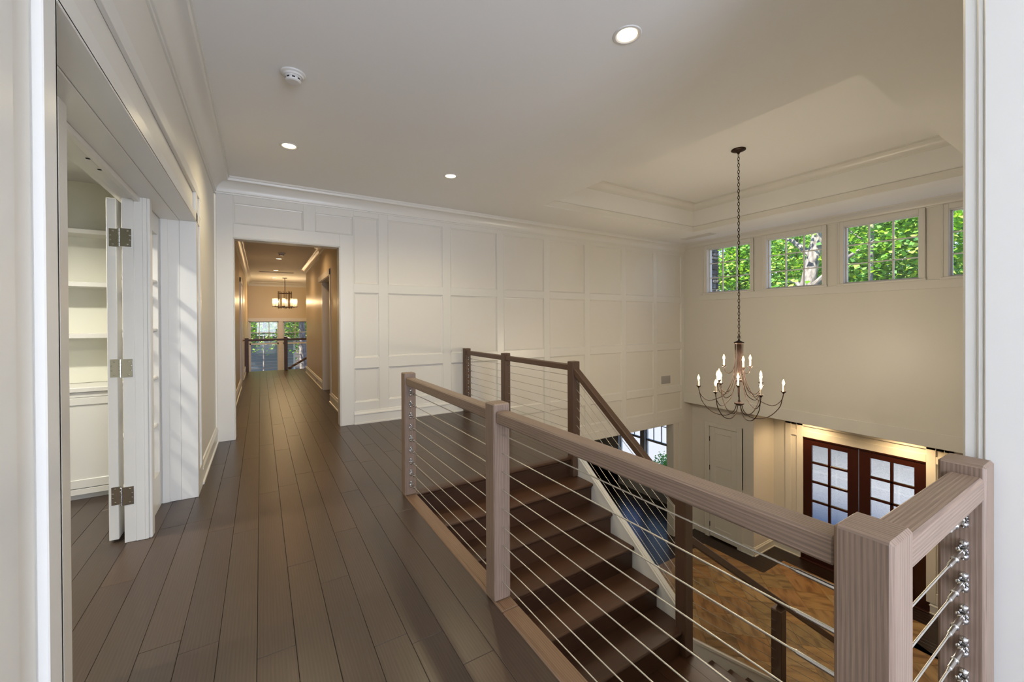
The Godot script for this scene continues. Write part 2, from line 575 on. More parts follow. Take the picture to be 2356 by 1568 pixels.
# ------------------------------------------------------------------ plain walls
func shell_walls() -> void:
	# left wall of the landing with its wide cased opening
	var st := start()
	box(st, V(-0.66, 0, -5.93), V(-0.457, CEIL, -4.15))
	box(st, V(-0.66, 2.225, -4.15), V(-0.457, CEIL, -1.49))
	box(st, V(-0.66, 0, -1.49), V(-0.457, CEIL, 3.3))
	structure(obj("wall_left", st, M.wall_paint), "white left wall with a wide cased opening")
	# right: short wall at the right edge of the view and the near wall of the foyer behind it
	st = start()
	box(st, V(1.842, -0.40, -0.325), V(1.97, CEIL, 3.3))
	box(st, V(1.832, 0, -0.30), V(1.845, CEIL, 3.3), 0.003)
	box(st, V(1.836, 0, -0.315), V(1.845, CEIL, -0.30), 0.004)
	box(st, V(1.841, 0, -0.345), V(1.90, CEIL, -0.315), 0.006)
	structure(obj("wall_right", st, M.trim_paint), "bright white wall end at the right edge of the view")
	st = start()
	box(st, V(1.97, -0.40, -0.33), V(8.6, CEIL, -0.20))
	box(st, V(0.985, LOW, -0.345), V(8.6, -0.40, -0.20))
	structure(obj("wall_near", st, M.wall_paint))
	# wall behind the camera with its tall window
	st = start()
	box(st, V(-0.66, 0, 3.2), V(-0.25, CEIL, 3.35))
	box(st, V(1.65, 0, 3.2), V(1.97, CEIL, 3.35))
	box(st, V(-0.25, 0, 3.2), V(1.65, 0.40, 3.35))
	box(st, V(-0.25, 2.50, 3.2), V(1.65, CEIL, 3.35))
	structure(obj("wall_rear", st, M.wall_paint))
	# walls under the upper floor that close the stairwell and foyer
	st = start()
	box(st, V(0.955, LOW, -3.30), V(1.074, -0.40, -0.345))
	box(st, V(0.955, LOW, -6.05), V(1.074, -0.40, -3.30))
	structure(obj("wall_stair", st, M.wall_paint))
	# crown of the left wall and right wall
	st = start()
	crown_run(st, 2, -5.93, 3.2, -0.457, 1.0, CEIL, 0.16, 0.19)
	structure(obj("trim_3", st, M.trim_paint), "crown moulding along the left wall")
	st = start()
	base_run(st, 2, -5.93, -4.44, -0.457, 1.0)
	structure(obj("baseboard_left", st, M.trim_paint), "tall white baseboard of the left wall")

# ------------------------------------------------------------------ the panelled back wall
func panel_frame(st: SurfaceTool, x0: float, x1: float, y0: float, y1: float, z: float) -> void:
	# small ogee moulding round one recessed panel (on a wall that faces +z)
	var w := 0.022
	for q in [[x0, x1, y0, 1], [x0, x1, y1, -1]]:
		var s: float = q[3]
		extrude(st, [Vector2(q[2], z), Vector2(q[2], z - 0.018), Vector2(q[2] + s * w, z - 0.018), Vector2(q[2] + s * w * 0.8, z - 0.012), Vector2(q[2] + s * w * 0.4, z - 0.010), Vector2(q[2] + s * 0.003, z - 0.002)], 0, q[0], q[1], 1, 2)
	for q in [[y0, y1, x0, 1], [y0, y1, x1, -1]]:
		var s: float = q[3]
		extrude(st, [Vector2(q[2], z), Vector2(q[2], z - 0.018), Vector2(q[2] + s * w, z - 0.018), Vector2(q[2] + s * w * 0.8, z - 0.012), Vector2(q[2] + s * w * 0.4, z - 0.010), Vector2(q[2] + s * 0.003, z - 0.002)], 1, q[0], q[1], 0, 2)

func back_wall() -> void:
	var zf := -5.93
	var zr := zf - 0.018
	var wl := group_node("wall_back", "white wall of recessed panels with the hallway opening")
	var st := start()
	var zb := zf - 0.17
	box(st, V(-0.66, 0, zb), V(-0.272, CEIL, zr))
	box(st, V(-0.272, 2.43, zb), V(0.921, CEIL, zr))
	box(st, V(0.921, 0, zb), V(2.84, CEIL, zr))
	box(st, V(2.84, -0.905, zb), V(8.46, CEIL, zr))
	box(st, V(7.90, LOW, zb), V(9.30, -0.905, zr))
	box(st, V(8.46, -0.906, zb), V(9.40, -0.33, zr))
	box(st, V(2.84, LOW, zb), V(3.2, -0.905, zr))
	obj("wall_core", st, M.wall_paint, wl)
	# opening jamb lining
	st = start()
	box(st, V(-0.272, 0, zb - 0.002), V(-0.262, 2.43, zf), 0.002)
	box(st, V(0.911, 0, zb - 0.002), V(0.921, 2.43, zf), 0.002)
	box(st, V(-0.272, 2.42, zb - 0.002), V(0.921, 2.43, zf), 0.002)
	obj("jamb", st, M.trim_paint, wl)
	# casing of the opening
	b1("casing", V(-0.44, 0, zr), V(-0.272, CEIL - 0.19, zf + 0.006), M.trim_paint, wl, 0.003)
	b1("casing", V(0.921, 0, zr), V(1.091, 2.60, zf + 0.006), M.trim_paint, wl, 0.003)
	b1("casing", V(-0.272, 2.43, zr), V(0.921, 2.60, zf + 0.006), M.trim_paint, wl, 0.003)
	b1("casing_bead", V(-0.277, 2.428, zf + 0.006), V(0.926, 2.445, zf + 0.014), M.trim_paint, wl, 0.004)
	var stiles := [[1.435, 1.563], [2.402, 2.532], [3.364, 3.494], [4.330, 4.456], [5.292, 5.428], [6.286, 6.409], [7.254, 7.366]]
	var bottoms := []
	for s in stiles:
		var y0 := 0.0 if s[0] < 2.8 else -0.905
		b1("stile", V(s[0], y0, zr), V(s[1], CEIL, zf), M.trim_paint, wl, 0.002)
	b1("stile", V(1.091, 0, zr), V(1.10, CEIL, zf), M.trim_paint, wl, 0.001)
	b1("stile", V(8.20, -0.905, zr), V(8.30, CEIL, zf), M.trim_paint, wl, 0.002)
	b1("stile", V(0.484, 2.60, zr), V(0.622, CEIL, zf), M.trim_paint, wl, 0.002)
	b1("stile", V(-0.272, 2.60, zr), V(-0.262, CEIL, zf), M.trim_paint, wl, 0.001)
	var edges := [1.10]
	for s in stiles:
		edges.append(s[0]); edges.append(s[1])
	edges.append(8.20)
	for c in range(0, edges.size(), 2):
		var xa: float = edges[c]
		var xb: float = edges[c + 1]
		var up := xb < 2.84
		# rails that cross the column
		var rails := [[2.873, CEIL], [1.821, 1.943], [0.769, 0.915]]
		var rows := [[1.943, 2.873], [0.915, 1.821]]
		if up:
			rails.append([0.16, 0.300]); rows.append([0.300, 0.769])
		else:
			rails.append([-0.20, -0.06]); rails.append([-0.905, -0.595])
			rows.append([-0.06, 0.769]); rows.append([-0.595, -0.20])
		for r in rails:
			b1("rail", V(xa, r[0], zr), V(xb, r[1], zf), M.trim_paint, wl, 0.002)
		for r in rows:
			b1("panel", V(xa, r[0], zr - 0.002), V(xb, r[1], zr + 0.001), M.wall_paint, wl)
			st = start()
			panel_frame(st, xa, xb, r[0], r[1], zf)
			obj("panel_molding", st, M.trim_paint, wl)
	for q in [[-0.262, 0.484], [0.622, 1.091]]:
		b1("rail", V(q[0], 2.85, zr), V(q[1], CEIL, zf), M.trim_paint, wl, 0.002)
		b1("panel", V(q[0], 2.60, zr - 0.002), V(q[1], 2.85, zr + 0.001), M.wall_paint, wl)
		st = start()
		panel_frame(st, q[0], q[1], 2.60, 2.85, zf)
		obj("panel_molding", st, M.trim_paint, wl)
	# flat band over the lower opening
	b1("band", V(2.845, -0.905, zf), V(8.30, -0.74, zf + 0.012), M.trim_paint, wl, 0.003)
	# pilaster with a recess beside the lower opening
	st = start()
	box(st, V(7.90, LOW, zr), V(7.98, -0.905, zf + 0.01), 0.003)
	box(st, V(8.10, LOW, zr), V(8.20, -0.905, zf + 0.01), 0.003)
	box(st, V(7.98, LOW, zr), V(8.10, LOW + 0.3, zf + 0.01), 0.003)
	obj("casing", st, M.trim_paint, wl)
	st = start()
	crown_run(st, 0, -0.457, 8.30, zf, 1.0, CEIL, 0.14, 0.19)
	structure(obj("trim_4", st, M.trim_paint), "crown moulding along the panelled back wall")
	st = start()
	base_run(st, 0, 1.091, 2.80, zf, 1.0)
	structure(obj("baseboard_back", st, M.trim_paint), "white baseboard of the panelled back wall")

# ------------------------------------------------------------------ left opening with french doors
func left_opening() -> void:
	var xf := -0.435
	var xr := -0.457
	var st := start()
	# pilaster strips (lip, recess, outer band) on both sides, and the header
	for z in [[-4.145, -4.22], [-4.36, -4.45], [-1.41, -1.49], [-1.18, -1.27]]:
		box(st, V(xr, 0, z[0]), V(xf, 2.30, z[1]), 0.003)
	box(st, V(xr, 2.225, -4.22), V(xf, 2.30, -1.41), 0.003)
	box(st, V(xr, 2.46, -4.45), V(xf, 2.54, -1.18), 0.003)
	box(st, V(xr, 2.225, -4.36), V(xf, 2.30, -4.22), 0.003)
	box(st, V(xr, 2.225, -1.41), V(xf, 2.30, -1.27), 0.003)
	box(st, V(xr, 2.30, -4.22), V(xf, 2.46, -4.14), 0.003)
	box(st, V(xr, 2.30, -1.49), V(xf, 2.46, -1.41), 0.003)
	box(st, V(xr, 2.30, -4.45), V(xf, 2.46, -4.36), 0.003)
	box(st, V(xr, 2.30, -1.27), V(xf, 2.46, -1.18), 0.003)
	box(st, V(xr, 0, -4.36), V(xf, 0.20, -4.22), 0.003)
	box(st, V(xr, 0, -1.41), V(xf, 0.20, -1.27), 0.003)
	structure(obj("trim_5", st, M.trim_paint), "recessed panel casing round the left opening")
	# jamb lining of the deep opening (two boards with a joint)
	st = start()
	box(st, V(-0.66, 0, -4.16), V(-0.545, 2.222, -4.145), 0.002)
	box(st, V(-0.543, 0, -4.16), V(xf, 2.222, -4.142), 0.002)
	box(st, V(-0.66, 0, -4.145), V(-0.615, 2.222, -4.135), 0.002)
	box(st, V(-0.66, 0, -1.49), V(xf, 2.222, -1.478), 0.002)
	box(st, V(-0.66, 2.218, -4.145), V(-0.545, 2.235, -1.49), 0.002)
	box(st, V(-0.543, 2.222, -4.145), V(xf, 2.235, -1.49), 0.002)
	structure(obj("trim_6", st, M.trim_paint), "white jamb lining of the deep left opening")
	# mullion posts and head of the door frame
	st = start()
	for s in [[-3.52, -3.60], [-2.10, -2.19]]:
		var front: float = s[0] if s[0] < -3 else s[1]
		box(st, V(-0.75, 0, s[1]), V(-0.69, 2.222, s[0]), 0.002)
		box(st, V(-0.692, 0, s[1] + 0.004), V(-0.648, 2.222, s[0] + 0.006), 0.002)
		box(st, V(-0.650, 0, s[1] + 0.008), V(-0.628, 2.222, s[0] + 0.010), 0.004)
		box(st, V(-0.630, 0, s[1] + 0.012), V(-0.612, 2.222, s[0] + 0.004), 0.005)
	box(st, V(-0.75, 2.205, -3.52), V(-0.66, 2.24, -2.19), 0.003)
	box(st, V(-0.69, 2.19, -3.52), V(-0.66, 2.21, -2.19), 0.003)
	box(st, V(-0.80, 2.222, -4.2), V(-0.66, 2.70, -1.4))
	box(st, V(-0.80, 0, -4.25), V(-0.66, 2.70, -4.145))
	box(st, V(-0.80, 0, -1.49), V(-0.66, 2.70, -0.4))
	structure(obj("trim_7", st, M.trim_paint), "french door frame with its posts and head")
	# bolt holes
	for z in [-2.768, -2.936]:
		st = start()
		lathe(st, V(-0.707, 2.204, z), V(0, -1, 0), [[0.0, 0.0012], [0.009, 0.0012], [0.011, 0.0]], 12)
		var o := obj("strike_hole", st, M.black_gap)
		tag(o, "small strike hole in the door head, " + ("nearer" if z > -2.8 else "farther") + " of the two", "strike hole", "")
	# sidelights: frame with panes
	sidelight("window_1", -4.135, -3.60)
	sidelight("window_2", -2.10, -1.50)
	# the open leaf, folded back into the study
	french_leaf("door_1", -3.555, -1.0, "white french door leaf folded back with three chrome hinges")
	french_leaf("door_2", -2.155, 1.0, "")

func sidelight(nm: String, za: float, zb: float) -> void:
	var w := group_node(nm, "white sidelight with small panes beside the french doors")
	var st := start()
	var x0 := -0.715; var x1 := -0.665
	box(st, V(x0, 0.0, za), V(x1, 2.222, za + 0.055), 0.002)
	box(st, V(x0, 0.0, zb - 0.055), V(x1, 2.222, zb), 0.002)
	box(st, V(x0, 2.08, za + 0.055), V(x1, 2.222, zb - 0.055), 0.002)
	box(st, V(x0, 0.0, za + 0.055), V(x1, 0.27, zb - 0.055), 0.002)
	obj("sash", st, M.trim_paint, w)
	var zc := (za + zb) / 2.0
	b1("muntin", V(x0 + 0.008, 0.27, zc - 0.012), V(x1 - 0.004, 2.08, zc + 0.012), M.trim_paint, w, 0.006)
	for k in range(1, 5):
		var y := 0.27 + (2.08 - 0.27) * k / 5.0
		b1("muntin", V(x0 + 0.008, y - 0.012, za + 0.055), V(x1 - 0.004, y + 0.012, zb - 0.055), M.trim_paint, w, 0.006)
	for k in 5:
		for s in 2:
			var y0 := 0.27 + 1.81 * k / 5.0 + 0.010
			var z0: float = (za + 0.055) if s == 0 else zc + 0.01
			var z1: float = (zc - 0.01) if s == 0 else zb - 0.055
			b1("pane", V(-0.692, y0, z0), V(-0.689, y0 + 0.342, z1), M.window_glass, w)

func french_leaf(nm: String, z0: float, dir: float, lab: String) -> void:
	# lies parallel to the wall inside the study; its hinge edge faces the opening
	var d := group_node(nm, lab if lab else "white french door leaf folded back behind the near post")
	var xa := -0.831; var xb := -0.783
	var L := 0.62
	var z1 := z0 + dir * L
	var y0 := 0.018; var y1 := 2.205
	var st := start()
	box(st, V(xa, y0, z0), V(xb, y1, z0 + dir * 0.11), 0.003)
	box(st, V(xa, y0, z1 - dir * 0.11), V(xb, y1, z1), 0.003)
	obj("stile", st, M.trim_paint, d)
	st = start()
	box(st, V(xa, y0, z0 + dir * 0.11), V(xb, 0.27, z1 - dir * 0.11), 0.002)
	box(st, V(xa, 2.08, z0 + dir * 0.11), V(xb, y1, z1 - dir * 0.11), 0.002)
	obj("rail", st, M.trim_paint, d)
	for k in range(1, 5):
		var y := 0.27 + 1.81 * k / 5.0
		b1("muntin", V(xa + 0.006, y - 0.012, z0 + dir * 0.11), V(xb - 0.006, y + 0.012, z1 - dir * 0.11), M.trim_paint, d, 0.005)
	for k in 5:
		b1("pane", V(-0.808, 0.285 + 1.81 * k / 5.0, z0 + dir * 0.112), V(-0.805, 0.285 + 1.81 * k / 5.0 + 0.33, z1 - dir * 0.112), M.window_glass, d)
	if dir > 0: return
	for yc in [1.953, 1.118, 0.300]:
		var h := start()
		var hh := 0.058
		var ze := z0 + 0.0035
		box(h, V(-0.818, yc - hh, z0 - 0.001), V(-0.769, yc + hh, ze), 0.001)
		var hg := obj("hinge", h, M.chrome, d)
		var h2 := start()
		box(h2, V(-0.757, yc - hh, -3.521), V(-0.703, yc + hh, -3.5155), 0.001)
		obj("hinge_leaf", h2, M.chrome, hg)
		var h3 := start()
		for k in 5:
			lathe(h3, V(-0.763, yc - hh + k * 0.0232, -3.523), V(0, 1, 0), [[0, 0], [0.0075, 0.0], [0.0082, 0.001], [0.0082, 0.0215], [0.0075, 0.0225], [0, 0.0225]], 14)
		obj("knuckle", h3, M.chrome, hg)
		for q in [[-0.799, 0.043, ze], [-0.811, 0.014, ze], [-0.811, -0.014, ze], [-0.799, -0.043, ze], [-0.722, 0.043, -3.5155], [-0.711, 0.014, -3.5155], [-0.711, -0.014, -3.5155], [-0.722, -0.043, -3.5155]]:
			var sc := start()
			lathe(sc, V(q[0], yc + q[1], q[2]), V(0, 0, 1), [[0.0055, 0], [0.005, 0.0012], [0.0018, 0.0016], [0.0016, 0.0004], [0, 0.0004]], 10)
			obj("screw", sc, M.steel, hg)

# ------------------------------------------------------------------ hallway beyond the opening
func hallway() -> void:
	var st := start()
	box(st, V(-0.60, 0, -18.2), V(-0.385, 2.95, -6.1))
	structure(obj("wall_hall_left", st, M.hall_paint), "warm beige left wall of the hallway")
	st = start()
	box(st, V(1.055, 0, -7.85), V(1.20, 2.95, -6.1))
	box(st, V(1.055, 2.25, -9.34), V(1.20, 2.95, -7.85))
	box(st, V(1.115, 0, -13.0), V(1.26, 2.95, -9.34))
	box(st, V(1.20, 0, -7.85), V(2.7, 2.95, -7.80))
	box(st, V(1.26, 0, -9.40), V(2.7, 2.95, -9.34))
	box(st, V(2.6, 0, -9.4), V(2.7, 2.95, -7.8))
	box(st, V(1.20, 0, -13.05), V(4.2, 2.95, -12.9))
	box(st, V(4.1, LOW, -18.2), V(4.25, 2.95, -13.0))
	structure(obj("wall_hall_right", st, M.hall_paint), "warm beige right wall of the hallway")
	# end wall with the tall window
	st = start()
	box(st, V(-0.60, LOW, -18.2), V(-0.40, 2.95, -18.0))
	box(st, V(-0.40, 1.50, -18.2), V(4.25, 2.95, -18.0))
	box(st, V(-0.40, LOW, -18.2), V(4.25, -1.6, -18.0))
	box(st, V(3.4, -1.6, -18.2), V(4.25, 1.5, -18.0))
	box(st, V(-0.60, LOW, -18.2), V(-0.385, 0, -14.1))
	box(st, V(-0.60, LOW, -14.1), V(4.25, -0.02, -13.95))
	box(st, V(-0.60, -1.95, -18.2), V(4.25, -1.8, -14.0))
	structure(obj("wall_hall_end", st, M.hall_paint), "hallway end wall above the tall stair window")
	st = start()
	box(st, V(-0.66, 2.95, -18.3), V(4.3, 3.1, -5.99))
	structure(obj("ceiling_hall", st, M.ceiling_paint), "cream hallway ceiling")
	st = start()
	crown_run(st, 2, -18.0, -6.1, -0.385, 1.0, 2.95, 0.13, 0.15)
	crown_run(st, 2, -9.2, -6.1, 1.055, -1.0, 2.95, 0.13, 0.15)
	crown_run(st, 2, -13.05, -9.2, 1.115, -1.0, 2.95, 0.13, 0.15)
	crown_run(st, 0, -0.385, 4.1, -18.0, 1.0, 2.95, 0.13, 0.15)
	structure(obj("trim_8", st, M.trim_paint), "crown moulding of the hallway")
	st = start()
	base_run(st, 2, -10.75, -6.1, -0.385, 1.0)
	base_run(st, 2, -14.05, -12.15, -0.385, 1.0)
	base_run(st, 2, -7.85, -6.1, 1.055, -1.0)
	base_run(st, 2, -13.05, -9.44, 1.115, -1.0)
	structure(obj("baseboard_hall", st, M.trim_paint), "white baseboards of the hallway")
	# casing of the side opening
	st = start()
	box(st, V(1.100, 0, -9.44), V(1.125, 2.36, -9.33), 0.004)
	box(st, V(1.10, 0, -9.345), V(1.24, 2.25, -9.325), 0.004)
	box(st, V(1.04, 2.25, -9.44), V(1.06, 2.36, -7.75), 0.004)
	box(st, V(1.04, 0, -7.86), V(1.06, 2.36, -7.75), 0.004)
	box(st, V(1.05, 2.24, -9.34), V(1.20, 2.255, -7.85), 0.002)
	structure(obj("trim_9", st, M.trim_paint), "white casing of the side opening in the hallway")
	# white door on the left, ajar frame and lever
	var d := group_node("door_3", "white door in the left wall of the hallway")
	st = start()
	box(st, V(-0.387, 0, -10.86), V(-0.362, 2.42, -10.75), 0.004)
	box(st, V(-0.387, 0, -12.15), V(-0.362, 2.42, -12.04), 0.004)
	box(st, V(-0.387, 2.31, -12.15), V(-0.362, 2.42, -10.75), 0.004)
	obj("casing", st, M.trim_paint, d)
	st = start()
	box(st, V(-0.387, 0.01, -12.04), V(-0.376, 2.31, -10.86), 0.002)
	for q in [[0.25, 1.0], [1.15, 2.15]]:
		box(st, V(-0.378, q[0], -11.9), V(-0.370, q[1], -11.0), 0.006)
	obj("slab", st, M.trim_paint, d)
	for y in [0.3, 1.15, 2.0]:
		st = start()
		box(st, V(-0.378, y - 0.05, -10.875), V(-0.366, y + 0.05, -10.855), 0.002)
		obj("hinge", st, M.steel, d)
	st = start()
	lathe(st, V(-0.376, 0.98, -11.96), V(1, 0, 0), [[0.026, 0], [0.026, 0.008], [0.010, 0.012], [0.010, 0.05], [0, 0.05]], 14)
	tube(st, [V(-0.33, 0.98, -11.96), V(-0.325, 0.98, -11.90), V(-0.328, 0.982, -11.85)], [0.009, 0.008, 0.007], 8)
	obj("lever_handle", st, M.bronze, d)
	# tall stair window
	var w := group_node("window_3", "tall white stair window at the end of the hallway")
	st = start()
	box(st, V(-0.42, 1.47, -18.02), V(3.45, 1.60, -17.97), 0.004)
	box(st, V(-0.42, -1.6, -18.02), V(-0.35, 1.5, -17.97), 0.004)
	box(st, V(3.36, -1.6, -18.02), V(3.45, 1.5, -17.97), 0.004)
	box(st, V(0.59, -1.6, -18.10), V(0.74, 1.5, -17.98), 0.004)
	box(st, V(1.98, -1.6, -18.10), V(2.13, 1.5, -17.98), 0.004)
	obj("window_frame", st, M.trim_paint, w)
	for q in [[-0.35, 0.59], [0.74, 1.98], [2.13, 3.36]]:
		var xa: float = q[0]; var xb: float = q[1]
		st = start()
		box(st, V(xa, 1.44, -18.09), V(xb, 1.48, -18.05)); box(st, V(xa, -1.6, -18.09), V(xb, -1.54, -18.05))
		box(st, V(xa, -1.6, -18.09), V(xa + 0.04, 1.48, -18.05)); box(st, V(xb - 0.04, -1.6, -18.09), V(xb, 1.48, -18.05))
		box(st, V(xa, 0.60, -18.09), V(xb, 0.66, -18.05))
		obj("sash", st, M.trim_paint, w)
		for k in [1, 2]:
			var x: float = xa + (xb - xa) * k / 3.0
			b1("muntin", V(x - 0.012, 0.66, -18.085), V(x + 0.012, 1.44, -18.06), M.trim_paint, w, 0.003)
		b1("muntin", V(xa + 0.04, 1.04, -18.085), V(xb - 0.04, 1.064, -18.06), M.trim_paint, w, 0.003)
		b1("pane", V(xa + 0.04, 0.66, -18.074), V(xb - 0.04, 1.44, -18.071), M.window_glass, w)
		b1("pane", V(xa + 0.04, -1.54, -18.074), V(xb - 0.04, 0.60, -18.071), M.window_glass, w)
	# railing at the head of the far stairs
	var r := thing("cable_railing", "dark cable railing in front of the tall hallway window", "railing", V(-0.34, 0, -14.0))
	for x in [0.0, 0.985, 2.4]:
		b1("newel_post", V(x - 0.046, 0, -0.046), V(x + 0.046, 0.975 if x < 0.5 or x > 2 else 1.0, 0.046), M.rail_oak_dark, r, 0.005, 1, roff())
	b1("handrail", V(0.046, 0.885, -0.034), V(0.94, 0.945, 0.034), M.rail_oak_dark, r, 0.005, 0)
	b1("handrail", V(1.031, 0.885, -0.034), V(2.36, 0.945, 0.034), M.rail_oak_dark, r, 0.005, 0)
	for k in 9:
		st = start()
		tube(st, [V(0.046, 0.825 - 0.0925 * k, 0), V(2.36, 0.825 - 0.0925 * k, 0)], [0.003], 6, false)
		obj("cable", st, M.cable_steel, r)
	# sloping handrails of the far stairs
	var q := thing("stair_handrail", "sloping dark handrails of the far stairs behind the hallway railing", "handrail", V(0.75, 0, -14.9))
	for y in [0.0, -0.33]:
		st = start()
		tube(st, [V(0, -0.05 + y, 0), V(1.6, 0.90 + y, 0)], [0.035], 8)
		obj("handrail", st, M.rail_oak_dark, q)
	st = start()
	box(st, V(1.55, -1.8, -0.045), V(1.64, 0.98, 0.045), 0.005, 1)
	obj("newel_post", st, M.rail_oak_dark, q)
	st = start()
	box(st, V(0.0, -1.8, -0.045), V(0.09, 0.0, 0.045), 0.005, 1)
	obj("newel_post", st, M.rail_oak_dark, q)

# ------------------------------------------------------------------ wall with the clerestory windows
func window_wall() -> void:
	var x := 8.30
	var zs := []
	for k in 4:
		zs.append([-5.339 + 1.222 * k, -5.339 + 1.222 * k + 0.888])
	var y0 := 2.022; var y1 := 2.955
	var wl := start()
	var xb := x + 0.16
	box(wl, V(x, -0.455, -6.1), V(xb, y0, -0.2))
	box(wl, V(x, y1, -6.1), V(xb, CEIL + 0.1, -0.2))
	var z := -6.1
	for q in zs:
		box(wl, V(x, y0, z), V(xb, y1, q[0] - 0.02))
		z = q[1] + 0.02
	box(wl, V(x, y0, z), V(xb, y1, -0.2))
	structure(obj("wall_window", wl, M.wall_paint), "tall white foyer wall with a row of high windows")
	for k in 4:
		var za: float = zs[k][0]; var zb: float = zs[k][1]
		var w := group_node("window_%d" % (k + 4), ["high window showing the stone pillar, partly behind the chandelier chain", "high window with the pale leaning trunk", "third high window of bright leaves", "high window cut off by the white wall at the right"][k])
		var st := start()
		# casing round the opening
		var c := 0.085
		for s in [[za - c, za - 0.012], [zb + 0.012, zb + c]]:
			box(st, V(x - 0.022, y0 - 0.02, s[0]), V(x, y1 + c, s[1]), 0.005)
			box(st, V(x - 0.032, y0 - 0.02, s[0] if s[0] < za else s[1] - 0.02), V(x, y1 + c, s[0] + 0.02 if s[0] < za else s[1]), 0.005)
		box(st, V(x - 0.022, y1 + 0.012, za - 0.012), V(x, y1 + c, zb + 0.012), 0.005)
		box(st, V(x - 0.04, y0 - 0.045, za - c - 0.01), V(x + 0.02, y0 - 0.012, zb + c + 0.01), 0.006)
		obj("casing", st, M.trim_paint, w)
		st = start()
		# sash
		var xa := x + 0.055; var xc := x + 0.095
		box(st, V(x - 0.004, y0 - 0.02, za - 0.02), V(xb, y1 + 0.02, za - 0.008), 0.0)
		box(st, V(x - 0.004, y0 - 0.02, zb + 0.008), V(xb, y1 + 0.02, zb + 0.02), 0.0)
		box(st, V(x - 0.004, y1 + 0.008, za), V(xb, y1 + 0.02, zb), 0.0)
		box(st, V(x - 0.004, y0 - 0.02, za), V(xb, y0 - 0.008, zb), 0.0)
		box(st, V(xa, y0 - 0.008, za - 0.008), V(xc, y1 + 0.008, za + 0.012), 0.003)
		box(st, V(xa, y0 - 0.008, zb - 0.012), V(xc, y1 + 0.008, zb + 0.008), 0.003)
		box(st, V(xa, y0 - 0.008, za), V(xc, y0 + 0.014, zb), 0.003)
		box(st, V(xa, y1 - 0.014, za), V(xc, y1 + 0.008, zb), 0.003)
		obj("sash", st, M.trim_paint, w)
		for i in [1, 2]:
			var zc: float = za + (zb - za) * i / 3.0
			b1("muntin", V(xa + 0.006, y0, zc - 0.011), V(xc - 0.006, y1, zc + 0.011), M.trim_paint, w, 0.003)
			var yc: float = y0 + (y1 - y0) * i / 3.0
			b1("muntin", V(xa + 0.006, yc - 0.009, za), V(xc - 0.006, yc + 0.009, zb), M.trim_paint, w, 0.003)
		for i in 3:
			for j in 3:
				b1("pane", V(x + 0.074, y0 + (y1 - y0) * j / 3.0 + 0.009, za + (zb - za) * i / 3.0 + 0.011), V(x + 0.077, y0 + (y1 - y0) * (j + 1) / 3.0 - 0.009, za + (zb - za) * (i + 1) / 3.0 - 0.011), M.window_glass, w)
	# apron band under the windows, crown and lower band
	var st := start()
	box(st, V(x - 0.012, 1.855, -5.55), V(x, 1.985, -0.345), 0.004)
	structure(obj("trim_10", st, M.trim_paint), "flat white apron band under the high windows")
	st = start()
	crown_run(st, 2, -5.93, -0.33, x, -1.0, CEIL, 0.20, 0.10)
	structure(obj("trim_11", st, M.trim_paint), "crown moulding over the high windows")
	st = start()
	box(st, V(x - 0.014, -0.455, -5.93), V(x, -0.235, -0.345), 0.005)
	structure(obj("trim_12", st, M.trim_paint), "flat white band along the foot of the window wall")

